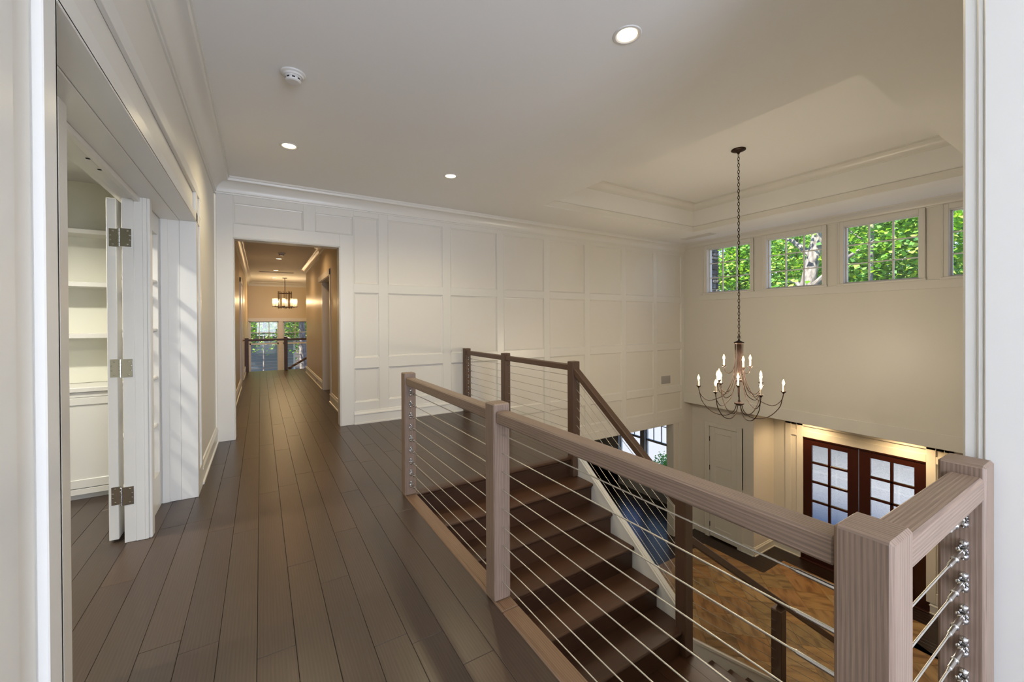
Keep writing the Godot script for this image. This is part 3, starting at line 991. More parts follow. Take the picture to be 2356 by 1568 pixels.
# ------------------------------------------------------------------ foyer level
func lower_level() -> void:
	# floor: dark border boards and diagonal slate tiles
	var fl := group_node("floor_foyer", "foyer floor of brown slate laid on the diagonal with a dark wood border")
	var st := start()
	box(st, V(0.9, LOW - 0.3, -12.2), V(9.6, LOW - 0.012, -0.2))
	obj("screed", st, M.grout, fl)
	var s := 0.458
	var g := 0.003
	var area := PackedVector2Array([Vector2(1.1, -5.39), Vector2(8.216, -5.39), Vector2(8.216, -4.155), Vector2(8.98, -4.155), Vector2(8.98, -2.07), Vector2(8.216, -2.07), Vector2(8.216, -0.35), Vector2(1.1, -0.35)])
	var r2 := sqrt(0.5)
	for i in range(-3, 26):
		for j in range(-16, 14):
			# tile centre on the turned grid
			var c := Vector2((i + 0.5) * s * r2 + (j + 0.5) * s * r2, (i + 0.5) * s * r2 * -1.0 + (j + 0.5) * s * r2) + Vector2(0.07, -0.02)
			if c.x < 2.6 or c.x > 9.4 or c.y < -5.8 or c.y > 0.0: continue
			var h := (s - g) * r2
			var q := PackedVector2Array([c + Vector2(h, 0), c + Vector2(0, h), c + Vector2(-h, 0), c + Vector2(0, -h)])
			for cut in Geometry2D.intersect_polygons(q, area):
				if cut.size() < 3: continue
				st = start()
				var off := roff()
				var y := LOW + rng.randf_range(-0.0006, 0.0006)
				var pts := []
				for p in cut: pts.append(V(p.x, y, p.y))
				var rot := rng.randi() % 4
				for t in range(1, pts.size() - 1):
					var us := []
					for v in [pts[0], pts[t], pts[t + 1]]:
						var lc := Vector2((v.x - v.z) * r2, (v.x + v.z) * r2).rotated(rot * PI / 2.0) * 0.9
						us.append(lc + off)
					tri(st, pts[0], pts[t], pts[t + 1], Vector3.UP, us[0], us[1], us[2])
				for t in pts.size():
					var p0: Vector3 = pts[t]; var p1: Vector3 = pts[(t + 1) % pts.size()]
					var e := (p1 - p0); var n := V(e.z, 0, -e.x).normalized()
					if n.dot((p0 + p1) / 2.0 - V(c.x, y, c.y)) < 0: n = -n
					var dn := V(0, -0.012, 0)
					tri(st, p0, p1, p1 + dn, n); tri(st, p0, p1 + dn, p0 + dn, n)
				obj("tile", st, M["slate_%d" % (rng.randi() % 6)], fl)
	# dark wood border and dining room boards
	var dm := ["dark_floor"]
	for k in 9:
		plank_column(fl, -5.393 - (k + 1) * 0.083, -5.393 - k * 0.083, 2.0, 9.4, LOW, dm, true)
	for k in 36:
		plank_column(fl, -6.14 - (k + 1) * 0.16, -6.14 - k * 0.16, 3.2, 9.2, LOW, dm, true)
	for k in 5:
		plank_column(fl, 8.218 + k * 0.085, 8.218 + (k + 1) * 0.085, -5.39, -4.157, LOW, dm)
		plank_column(fl, 8.218 + k * 0.085, 8.218 + (k + 1) * 0.085, -2.068, -0.35, LOW, dm)
		plank_column(fl, 8.982 + k * 0.085, 8.982 + (k + 1) * 0.085, -4.55, -1.67, LOW, dm)
	b1("plank", V(8.64, LOW - 0.02, -4.55), V(8.98, LOW, -4.157), M.dark_floor, fl, 0.001, 2)
	b1("plank", V(8.64, LOW - 0.02, -2.068), V(8.98, LOW, -1.67), M.dark_floor, fl, 0.001, 2)
	# walls of the foyer level
	st = start()
	box(st, V(8.62, LOW, -5.95), V(8.75, -0.455, -5.51))
	box(st, V(8.62, LOW, -4.88), V(8.75, -0.455, -4.55))
	box(st, V(8.62, -0.96, -5.51), V(8.75, -0.455, -4.88))
	box(st, V(8.75, LOW, -4.68), V(9.56, -0.455, -4.55))
	box(st, V(9.10, LOW, -5.95), V(9.2, -0.455, -4.6))
	structure(obj("wall_closet", st, M.wall_paint), "white closet wall under the high windows")
	st = start()
	box(st, V(8.62, LOW, -1.67), V(8.75, -0.455, -0.2))
	box(st, V(8.75, LOW, -1.67), V(9.56, -0.455, -1.54))
	structure(obj("wall_vestibule", st, M.wall_paint))
	st = start()
	box(st, V(9.42, LOW, -4.55), V(9.56, -0.455, -4.02))
	box(st, V(9.42, LOW, -2.14), V(9.56, -0.455, -1.67))
	box(st, V(9.42, -0.96, -4.02), V(9.56, -0.455, -2.14))
	structure(obj("wall_entry", st, M.wall_paint), "white wall round the front doors")
	st = start()
	box(st, V(8.30, -0.455, -6.1), V(9.56, -0.33, -0.2))
	structure(obj("ceiling_vestibule", st, M.ceiling_paint))
	st = start()
	base_run(st, 0, 8.62, 9.42, -4.55, 1.0, LOW)
	base_run(st, 2, -4.55, -4.02, 9.42, -1.0, LOW)
	base_run(st, 2, -2.14, -1.67, 9.42, -1.0, LOW)
	base_run(st, 2, -4.79, -4.55, 8.62, -1.0, LOW)
	base_run(st, 0, 8.2, 8.62, -5.93, 1.0, LOW)
	structure(obj("baseboard_foyer", st, M.trim_paint), "white baseboards of the foyer")
	# panelled surround of the front doors: pilasters, corner squares, header
	st = start()
	var xf := 9.395
	var xr := 9.42
	for q in [[-4.31, -4.20], [-4.10, -3.985], [-2.175, -2.06], [-1.96, -1.85]]:
		box(st, V(xf, LOW + 0.18, q[0]), V(xr, -0.70, q[1]), 0.003)
	for q in [[-4.20, -4.10], [-2.06, -1.96]]:
		for y in [[-0.74, -0.66], [-0.96, -0.84], [LOW + 0.18, LOW + 0.36]]:
			box(st, V(xf, y[0], q[0]), V(xr, y[1], q[1]), 0.003)
	box(st, V(xf, -0.96, -3.985), V(xr, -0.83, -2.175), 0.003)
	box(st, V(xf, -0.74, -4.31), V(xr, -0.60, -1.85), 0.003)
	box(st, V(xf - 0.012, -0.66, -4.34), V(xr, -0.60, -1.82), 0.004)
	structure(obj("trim_13", st, M.trim_paint), "recessed panel surround of the front doors")
	# closet door
	var d := group_node("door_4", "white two panel closet door with dark hinges")
	st = start()
	for q in [[-5.61, -5.51], [-4.88, -4.77]]:
		box(st, V(8.585, LOW, q[0]), V(8.625, -0.86, q[1]), 0.004)
		box(st, V(8.578, LOW, q[0] if q[0] < -5.2 else q[1] - 0.02), V(8.625, -0.86, q[0] + 0.02 if q[0] < -5.2 else q[1]), 0.004)
	box(st, V(8.585, -0.955, -5.51), V(8.625, -0.86, -4.88), 0.004)
	obj("casing", st, M.trim_paint, d)
	st = start()
	box(st, V(8.622, LOW + 0.03, -5.507), V(8.66, -0.965, -4.883), 0.002)
	for z in [[-5.505, -5.38], [-5.01, -4.885]]:
		box(st, V(8.606, LOW + 0.032, z[0]), V(8.63, -0.967, z[1]), 0.003)
	for y in [[-1.10, -0.967], [-1.83, -1.68], [LOW + 0.032, LOW + 0.25]]:
		box(st, V(8.606, y[0], -5.38), V(8.63, y[1], -5.01), 0.003)
	obj("slab", st, M.trim_paint, d)
	for y in [-1.242, -1.891, -3.159]:
		st = start()
		box(st, V(8.596, y - 0.055, -5.518), V(8.608, y + 0.055, -5.498), 0.003)
		obj("hinge", st, M.bronze, d)
	st = start()
	lathe(st, V(8.606, -2.45, -4.945), V(-1, 0, 0), [[0.026, 0], [0.026, 0.007], [0.010, 0.012], [0.010, 0.035], [0.024, 0.045], [0.027, 0.06], [0.018, 0.07], [0, 0.072]], 14)
	obj("knob", st, M.bronze, d)
	# the pair of front doors
	front_leaf("door_5", -4.0, -3.085, "left mahogany front door leaf with eight rippled panes")
	front_leaf("door_6", -3.075, -2.16, "right mahogany front door leaf, partly behind the handrail")
	st = start()
	box(st, V(9.40, -0.985, -4.025), V(9.50, -0.955, -2.135), 0.003, 2)
	box(st, V(9.40, LOW, -4.03), V(9.50, -0.955, -4.0), 0.003, 1)
	box(st, V(9.40, LOW, -2.16), V(9.50, -0.955, -2.13), 0.003, 1)
	box(st, V(9.36, LOW, -4.03), V(9.52, LOW + 0.02, -2.13), 0.003, 2)
	structure(obj("trim_14", st, M.mahogany), "mahogany frame of the front doors")
	# dining room shell beyond the wide opening
	st = start()
	box(st, V(9.15, LOW, -12.2), V(9.30, -2.85, -5.9))
	box(st, V(9.15, -0.95, -12.2), V(9.30, -0.33, -5.9))
	box(st, V(9.15, LOW, -12.2), V(9.30, -0.33, -8.80))
	box(st, V(9.15, LOW, -6.98), V(9.30, -0.33, -5.9))
	box(st, V(2.9, LOW, -12.3), V(9.30, -0.33, -12.1))
	box(st, V(2.9, LOW, -12.2), V(3.2, -0.33, -5.95))
	structure(obj("wall_dining", st, M.wall_paint), "pale wall of the dining room under its window")
	st = start()
	box(st, V(2.9, -0.46, -12.3), V(9.30, -0.33, -6.0))
	structure(obj("ceiling_dining", st, M.ceiling_paint))
	var w := group_node("window_8", "pair of double hung dining room windows looking onto the driveway")
	st = start()
	box(st, V(9.10, -2.95, -8.90), V(9.16, -2.83, -6.88), 0.004)
	box(st, V(9.12, -2.85, -8.90), V(9.30, -0.95, -8.76), 0.004)
	box(st, V(9.12, -2.85, -7.03), V(9.30, -0.95, -6.88), 0.004)
	box(st, V(9.13, -2.85, -7.95), V(9.30, -0.95, -7.79), 0.004)
	box(st, V(9.12, -0.99, -8.90), V(9.30, -0.86, -6.88), 0.004)
	obj("window_frame", st, M.trim_paint, w)
	for q in [[-8.76, -7.95], [-7.79, -7.03]]:
		st = start()
		for yy in [[-2.85, -2.79], [-1.93, -1.87], [-1.0, -0.95]]:
			box(st, V(9.19, yy[0], q[0]), V(9.24, yy[1], q[1]), 0.003)
		box(st, V(9.19, -2.85, q[0]), V(9.24, -0.95, q[0] + 0.035), 0.003)
		box(st, V(9.19, -2.85, q[1] - 0.035), V(9.24, -0.95, q[1]), 0.003)
		obj("sash", st, M.trim_paint, w)
		for k in [1, 2]:
			var z: float = q[0] + (q[1] - q[0]) * k / 3.0
			b1("muntin", V(9.20, -1.87, z - 0.010), V(9.23, -1.0, z + 0.010), M.trim_paint, w, 0.003)
			b1("sash_lock", V(9.17, -1.878, z - 0.03), V(9.195, -1.858, z + 0.03), M.steel, w, 0.004)
		b1("muntin", V(9.20, -1.445, q[0]), V(9.23, -1.425, q[1]), M.trim_paint, w, 0.003)
		b1("pane", V(9.213, -2.79, q[0] + 0.035), V(9.216, -1.93, q[1] - 0.035), M.window_glass, w)
		b1("pane", V(9.213, -1.87, q[0] + 0.035), V(9.216, -1.0, q[1] - 0.035), M.window_glass, w)

func front_leaf(nm: String, za: float, zb: float, lab: String) -> void:
	var d := group_node(nm, lab)
	var x0 := 9.42; var x1 := 9.47
	var y1 := -0.985
	var y0 := LOW + 0.025
	var wst := 0.165
	var st := start()
	box(st, V(x0, y0, za), V(x1, y1, za + wst), 0.004, 1)
	obj("stile", st, M.mahogany, d)
	st = start()
	box(st, V(x0, y0, zb - wst), V(x1, y1, zb), 0.004, 1)
	obj("stile", st, M.mahogany, d)
	var pa := za + wst; var pb := zb - wst
	st = start()
	box(st, V(x0, -1.10, pa), V(x1, y1, pb), 0.004, 2)
	obj("top_rail", st, M.mahogany, d)
	var rows := [-1.10, -1.4505, -1.834, -2.219, -2.60]
	st = start()
	box(st, V(x0, y0, pa), V(x1, LOW + 0.30, pb), 0.004, 2)
	box(st, V(x0 + 0.012, LOW + 0.30, pa), V(x1 - 0.012, -2.78, pb), 0.0, 1)
	box(st, V(x0, -2.80, pa), V(x1, -2.60, pb), 0.004, 2)
	obj("bottom_panel", st, M.mahogany, d)
	var zc := (pa + pb) / 2.0
	b1("muntin", V(x0 + 0.005, -2.60, zc - 0.022), V(x1 - 0.005, -1.10, zc + 0.022), M.mahogany, d, 0.004, 1)
	for k in [1, 2, 3]:
		b1("muntin", V(x0 + 0.005, rows[k] - 0.022, pa), V(x1 - 0.005, rows[k] + 0.022, pb), M.mahogany, d, 0.004, 2)
	for k in 4:
		var ya: float = rows[k + 1] + (0.022 if k < 3 else 0.0)
		var yb: float = rows[k] - (0.022 if k > 0 else 0.0)
		b1("pane", V(9.440, ya, pa), V(9.446, yb, zc - 0.022), M.obscure_glass, d)
		b1("pane", V(9.440, ya, zc + 0.022), V(9.446, yb, pb), M.obscure_glass, d)

# ------------------------------------------------------------------ stairs
func tread_mesh(parent: Node, along: int, a: float, b: float, back: float, front: float, top: float, dir: float, m: Material) -> void:
	# back/front on the run axis; along is the long axis (0 or 2)
	var pr := []
	var t := 0.030
	pr.append(Vector2(back, top)); pr.append(Vector2(back, top - t))
	pr.append(Vector2(front - dir * 0.012, top - t))
	for i in 7:
		var an := -PI / 2.0 + PI * i / 6.0
		pr.append(Vector2(front - dir * 0.013 + dir * 0.013 * cos(an), top - t / 2.0 + t / 2.0 * sin(an)))
	var st := start()
	extrude(st, pr, along, a, b, 2 - along, 1, along, roff(), true)
	obj("tread", st, m, parent)

func stairs() -> void:
	var s := thing("staircase", "dark oak upper stair flight going down to the half landing", "stairs", V(1.92, 0, -3.264))
	var ox := -1.92; var oz := 3.264
	var g := 0.26
	for k in 6:
		var front := g * k
		var back := (g * (k - 1) - 0.045) if k > 0 else -0.085
		tread_mesh(s, 0, 1.0785 + ox, (2.778 if k > 0 else 2.795) + ox, back, front, -RISE * k + (0.001 if k == 0 else 0.0), 1.0, M["stair_oak_%d" % (k % 3)])
		var st := start()
		box(st, V(1.079 + ox, -RISE * (k + 1), front - 0.045), V(2.778 + ox, -RISE * k - 0.0305, front - 0.026), 0.0, 0, roff())
		obj("riser", st, M["stair_oak_%d" % ((k + 2) % 3)], s)
		st = start()
		box(st, V(1.079 + ox, -RISE * k - 0.046, front - 0.026), V(2.778 + ox, -RISE * k - 0.031, front - 0.012), 0.005, 0, roff())
		obj("cove", st, M["stair_oak_%d" % ((k + 1) % 3)], s)
	# closed stringer on the right
	var sl := -RISE / g
	var st := start()
	var za := 0.012; var zb := 1.24
	var f := func(z: float) -> float: return 0.010 + sl * z
	extrude(st, [Vector2(f.call(za), za), Vector2(f.call(zb), zb), Vector2(-RISE * 6, zb), Vector2(-RISE * 6 - 0.05, zb - 0.25), Vector2(f.call(za) - 0.46, za)], 0, 2.781 + ox, 2.835 + ox, 1, 2)
	obj("stringer", st, M.trim_paint, s)
	st = start()
	extrude(st, [Vector2(f.call(za), za), Vector2(f.call(zb), zb), Vector2(f.call(zb) + 0.024, zb), Vector2(f.call(za) + 0.024, za)], 0, 2.779 + ox, 2.845 + ox, 1, 2)
	obj("stringer_cap", st, M.trim_paint, s)
	# half landing
	var y := -RISE * 6
	var l := thing("half_landing", "dark oak half landing where the stairs turn", "landing", V(1.95, y, -1.2))
	var w := 0.125
	var x0 := 1.079
	while x0 < 2.82:
		var x1 := minf(x0 + w, 2.84)
		b1("plank", V(x0 - 1.95 + 0.0005, -0.03, -2.0 + 1.2), V(x1 - 1.95 - 0.0005, 0, -0.35 + 1.2), M["stair_oak_%d" % (rng.randi() % 3)], l, 0.0012, 2, roff())
		x0 = x1
	b1("joist_box", V(1.079 - 1.95, -0.25, -2.0 + 1.2), V(2.80 - 1.95, -0.031, -0.35 + 1.2), M.trim_paint, l)
	# lower flight along +x
	var q := thing("staircase", "dark oak lower stair flight going down to the slate foyer", "stairs", V(2.84, y, -1.2))
	var g2 := 0.264
	for m in range(0, 12):
		if m < 11:
			var front := g2 * (m + 1)
			var back := g2 * m - 0.045
			tread_mesh(q, 2, -1.965 + 1.2, -0.36 + 1.2, back, front, -RISE * (m + 1), 1.0, M["stair_oak_%d" % (m % 3)])
		st = start()
		var fr := g2 * m
		box(st, V(fr - 0.045, -RISE * (m + 1), -1.965 + 1.2), V(fr - 0.026, -RISE * m - 0.0305, -0.36 + 1.2), 0.0, 2, roff())
		obj("riser", st, M["stair_oak_%d" % ((m + 1) % 3)], q)
	st = start()
	var sl2 := -RISE / g2
	var top := func(x: float) -> float: return 0.062 + sl2 * x
	extrude(st, [Vector2(0.0, top.call(0.0)), Vector2(3.0, top.call(3.0)), Vector2(3.0, -RISE * 12), Vector2(2.7, -RISE * 12), Vector2(0.0, -0.42)], 2, -2.02 + 1.2, -1.968 + 1.2, 0, 1)
	obj("stringer", st, M.trim_paint, q)
	st = start()
	extrude(st, [Vector2(0.0, top.call(0.0)), Vector2(3.02, top.call(3.02)), Vector2(3.02, top.call(3.02) + 0.022), Vector2(0.0, top.call(0.0) + 0.022)], 2, -2.028 + 1.2, -1.960 + 1.2, 0, 1)
	obj("stringer_cap", st, M.trim_paint, q)

# ------------------------------------------------------------------ cable railings
var fit_mesh: Mesh
var turn_mesh: Mesh
var eye_mesh: Mesh

func fitting_meshes() -> void:
	# both lie with the post face at the origin and the cable along +z
	var st := start()
	lathe(st, V(0, 0.019, 0), V(0, 0, 1), [[0.0105, 0], [0.0105, 0.004], [0.008, 0.009], [0.004, 0.0115], [0, 0.012]], 14)
	lathe(st, V(0, -0.019, 0), V(0, 0, 1), [[0.0105, 0], [0.0105, 0.004], [0.008, 0.009], [0.004, 0.0115], [0, 0.012]], 14)
	box(st, V(-0.0095, -0.026, 0), V(0.0095, 0.026, 0.004), 0.0015)
	box(st, V(-0.011, -0.010, 0.002), V(-0.005, 0.010, 0.020), 0.003)
	box(st, V(0.005, -0.010, 0.002), V(0.011, 0.010, 0.020), 0.003)
	lathe(st, V(-0.014, 0, 0.014), V(1, 0, 0), [[0, 0], [0.006, 0.001], [0.0065, 0.004], [0.004, 0.005], [0.004, 0.023], [0.0065, 0.024], [0.006, 0.027], [0, 0.028]], 12)
	fit_mesh = st.commit()
	st = start()
	lathe(st, V(0, 0, 0.012), V(0, 0, 1), [[0, 0], [0.0045, 0], [0.0045, 0.014], [0.0082, 0.015], [0.0082, 0.020], [0.0068, 0.022], [0.0068, 0.078], [0.0088, 0.079], [0.0088, 0.083], [0.0058, 0.085], [0.0056, 0.130], [0.0040, 0.134], [0.0028, 0.15]], 14)
	turn_mesh = st.commit()
	st = start()
	lathe(st, V(0, 0, 0), V(0, 0, 1), [[0.011, 0], [0.012, 0.002], [0.011, 0.006], [0.007, 0.010], [0.0055, 0.012], [0.0055, 0.085], [0.0045, 0.088], [0.0028, 0.10]], 14)
	eye_mesh = st.commit()

func cable(parent: Node, a: Vector3, b: Vector3, r := 0.0027) -> MeshInstance3D:
	var st := start()
	tube(st, [a, b], [r], 7, false)
	return obj("cable", st, M.cable_steel, parent)

func facing(d: Vector3) -> Basis:
	return Basis.looking_at(-d, Vector3.UP)

func slope_bar(parent: Node, called: String, a: Vector3, b: Vector3, w: float, h: float, m: Material) -> void:
	# a squared bar whose ends are cut plumb; a and b are the centres of its top at both ends
	var ax := 2 if absf(b.z - a.z) > absf(b.x - a.x) else 0
	var st := start()
	var v: float = h / cos(atan2(absf(b.y - a.y), absf(b[ax] - a[ax])))
	var c := 0.007
	var o := 2 - ax
	var off := roff()
	# profile across (o) and down (y) carried along with the slope
	var pr := [Vector2(-w / 2, -c), Vector2(-w / 2 + c, 0), Vector2(w / 2 - c, 0), Vector2(w / 2, -c), Vector2(w / 2, -v + c), Vector2(w / 2 - c, -v), Vector2(-w / 2 + c, -v), Vector2(-w / 2, -v + c)]
	var mk := func(e: Vector3, p: Vector2) -> Vector3:
		var r := e
		r[o] += p.x
		r.y += p.y
		return r
	for i in pr.size():
		var j := (i + 1) % pr.size()
		var p := [mk.call(a, pr[i]), mk.call(a, pr[j]), mk.call(b, pr[j]), mk.call(b, pr[i])]
		var n: Vector3 = (p[1] - p[0]).cross(p[3] - p[0]).normalized()
		var mid: Vector3 = (p[0] + p[2]) / 2.0
		var ctr: Vector3 = (a + b) / 2.0 + V(0, -v / 2, 0)
		if n.dot(mid - ctr) < 0: n = -n
		poly(st, p, n, ax, off)
	for e in [a, b]:
		var pts := []
		for p in pr: pts.append(mk.call(e, p))
		var n := Vector3.ZERO
		n[ax] = signf(e[ax] - (a[ax] + b[ax]) / 2.0)
		poly(st, pts, n, ax, off)
	obj(called, st, m, parent)

func post(parent: Node, x: float, z: float, y0: float, y1: float, m: Material) -> void:
	b1("newel_post", V(x - 0.047, y0, z - 0.047), V(x + 0.047, y1, z + 0.047), m, parent, 0.006, 1, roff())

func railings() -> void:
	fitting_meshes()
	var hs := []
	for k in 9: hs.append(0.835 - 0.0925 * k)
	# long railing beside the stairwell
	var r := thing("cable_railing", "long oak cable railing from the landing to the white wall at right", "railing", V(1.03, 0, -1.8))
	var o := V(-1.03, 0, 1.8)
	post(r, 0, -3.295 + o.z, 0.004, 0.991, M.rail_oak)
	post(r, 0, -1.82 + o.z, 0.004, 0.991, M.rail_oak)
	b1("newel_post", V(-0.047, 0.004, -0.364 + o.z), V(0.062, 0.991, -0.270 + o.z), M.rail_oak, r, 0.007, 1, roff())
	b1("newel_post", V(1.712 + o.x, 0.004, -0.372 + o.z), V(1.812 + o.x, 0.991, -0.276 + o.z), M.rail_oak, r, 0.007, 1, roff())
	b1("handrail", V(-0.035, 0.895, -3.248 + o.z), V(0.035, 0.956, -1.867 + o.z), M.rail_oak, r, 0.007, 2, roff())
	b1("handrail", V(-0.035, 0.895, -1.773 + o.z), V(0.035, 0.956, -0.364 + o.z), M.rail_oak, r, 0.007, 2, roff())
	b1("handrail", V(0.062, 0.893, -0.350 + o.z), V(1.712 + o.x, 0.960, -0.279 + o.z), M.rail_oak, r, 0.007, 0, roff())
	for y in hs:
		var c := cable(r, V(0, y, -3.235 + o.z), V(0, y, -0.364 + o.z))
		share("cable_clevis", fit_mesh, M.chrome, c, V(0, y, -3.248 + o.z), facing(V(0, 0, 1)))
		share("turnbuckle", turn_mesh, M.steel, c, V(0, y, -3.248 + o.z), facing(V(0, 0, 1)))
		share("cable_stud", eye_mesh, M.steel, c, V(0, y, -0.364 + o.z), facing(V(0, 0, -1)))
		c = cable(r, V(0.062, y, -0.318 + o.z), V(1.70 + o.x, y, -0.318 + o.z))
		share("cable_clevis", fit_mesh, M.chrome, c, V(1.712 + o.x, y, -0.318 + o.z), facing(V(-1, 0, 0)))
		share("turnbuckle", turn_mesh, M.steel, c, V(1.712 + o.x, y, -0.318 + o.z), facing(V(-1, 0, 0)))
	# railing at the open edge of the landing
	r = thing("cable_railing", "dark oak cable railing at the landing edge before the panelled wall", "railing", V(2.767, 0, -4.6))
	o = V(-2.767, 0, 4.6)
	post(r, 0, -5.853 + o.z, 0.0, 0.991, M.rail_oak_dark)
	post(r, 0, -4.66 + o.z, 0.0, 0.991, M.rail_oak_dark)
	b1("newel_post", V(-0.047, -0.19, -3.325 + o.z), V(0.047, 0.991, -3.232 + o.z), M.rail_oak_dark, r, 0.006, 1, roff())
	b1("handrail", V(-0.035, 0.895, -5.806 + o.z), V(0.035, 0.956, -4.707 + o.z), M.rail_oak_dark, r, 0.006, 2, roff())
	b1("handrail", V(-0.035, 0.895, -4.613 + o.z), V(0.035, 0.956, -3.325 + o.z), M.rail_oak_dark, r, 0.006, 2, roff())
	for y in hs:
		var c := cable(r, V(0, y, -5.79 + o.z), V(0, y, -3.325 + o.z))
		share("cable_clevis", fit_mesh, M.chrome, c, V(0, y, -5.806 + o.z), facing(V(0, 0, 1)))
		share("turnbuckle", turn_mesh, M.steel, c, V(0, y, -5.806 + o.z), facing(V(0, 0, 1)))
	# sloping railing of the upper flight
	r = thing("cable_railing", "sloping oak cable railing of the upper stair flight", "railing", V(2.767, -0.5, -2.6))
	o = V(-2.767, 0.5, 2.6)
	post(r, 0, -1.985 + o.z, -RISE * 6 + o.y, 0.058 + o.y, M.rail_oak_dark)
	var sl := -0.742
	slope_bar(r, "handrail", V(0, 0.925 + o.y, -3.232 + o.z), V(0, 0.925 + sl * 1.20 + o.y, -2.032 + o.z), 0.07, 0.06, M.rail_oak_dark)
	for k in 9:
		var y: float = 0.925 - 0.13 - 0.092 * k
		cable(r, V(0, y + o.y, -3.232 + o.z), V(0, y + sl * 1.20 + o.y, -2.032 + o.z), 0.0024)
	# sloping railing of the lower flight
	r = thing("cable_railing", "sloping dark cable railing of the lower stair flight over the slate floor", "railing", V(4.22, -1.8, -1.995))
	o = V(-4.22, 1.8, 1.995)
	var s2 := -0.722
	var rail := func(x: float) -> float: return -0.300 + s2 * (x - 2.89)
	slope_bar(r, "handrail", V(2.814 + o.x, rail.call(2.814) + o.y, 0), V(5.82 + o.x, rail.call(5.82) + o.y, 0), 0.068, 0.055, M.rail_oak_dark)
	for x in [4.215, 5.77]:
		var yb: float = -RISE * 6 - RISE / 0.264 * (x - 2.84) - 0.02
		b1("newel_post", V(x - 0.047 + o.x, maxf(yb, LOW) + o.y, -0.047), V(x + 0.047 + o.x, rail.call(x + 0.047) - 0.066 + o.y, 0.047), M.rail_oak_dark, r, 0.004, 1, roff())
	for k in 8:
		cable(r, V(2.814 + o.x, rail.call(2.814) - 0.15 - 0.092 * k + o.y, 0), V(5.73 + o.x, rail.call(5.73) - 0.15 - 0.092 * k + o.y, 0), 0.0024)

# ------------------------------------------------------------------ lamps
func can_light(x: float, z: float, y: float, lab: String, en: float, grp: String) -> void:
	var t := thing("recessed_light", lab, "ceiling light", V(x, y, z), grp)
	var st := start()
	lathe(st, V(0, 0.0, 0), V(0, -1, 0), [[0.062, -0.004], [0.062, 0.002], [0.070, 0.006], [0.082, 0.005], [0.086, 0.0], [0.086, -0.004]], 32)
	obj("trim_ring", st, M.vent_white, t)
	st = start()
	lathe(st, V(0, 0.001, 0), V(0, -1, 0), [[0.062, 0.0], [0.055, 0.003], [0.03, 0.005], [0, 0.0055]], 24)
	obj("lens", st, M.can_glow, t)
	var l := SpotLight3D.new()
	l.name = "lamp"
	l.light_color = Color(1.0, 0.82, 0.62) if y == 2.95 else Color(1.0, 0.84, 0.62) if y < 0.0 else Color(1.0, 0.98, 0.93) if y < 2.7 else Color(1.0, 0.92, 0.74)
	l.light_energy = en
	l.light_size = 0.05
	l.spot_angle = 75.0
	l.spot_angle_attenuation = 0.8
	l.spot_range = 40.0
	l.spot_attenuation = 2.0
	l.shadow_enabled = true
	t.add_child(l, true)
	l.position = V(0, -0.02, 0)
	l.rotation = Vector3(-PI / 2, 0, 0)

func lights() -> void:
	can_light(1.90, -1.74, CEIL, "round recessed light nearest the camera, over the stairwell", LV.cans, "")
	can_light(0.25, -4.54, CEIL, "round recessed light in front of the hallway opening", LV.cans, "")
	can_light(1.93, -4.50, CEIL, "round recessed light over the landing corner", LV.cans, "")
	can_light(0.39, -11.3, 2.95, "first recessed light in the hallway, by the smoke detector", LV.hall_cans, "")
	can_light(0.40, -13.85, 2.95, "middle recessed light of the hallway, by the long vent", LV.hall_cans, "")
	can_light(0.41, -16.1, 2.95, "farthest recessed light of the hallway, near its chandelier", LV.hall_cans, "")
	can_light(0.40, -8.4, 2.95, "recessed light of the hallway hidden above its opening", LV.hall_cans, "")
	can_light(9.05, -3.78, -0.455, "recessed light of the entry alcove over the left front door", LV.entry, "")
	can_light(9.05, -2.38, -0.455, "recessed light of the entry alcove over the right front door", LV.entry, "")
	foyer_chandelier()
	hall_chandelier()

func qcurve(pts: Array, n: int) -> Array:
	var c := Curve3D.new()
	for i in pts.size():
		var t: Vector3 = (pts[mini(i + 1, pts.size() - 1)] - pts[maxi(i - 1, 0)]) * 0.19
		c.add_point(pts[i], -t, t)
	var out := []
	var L := c.get_baked_length()
	for i in n + 1:
		out.append(c.sample_baked(L * i / n, true))
	return out

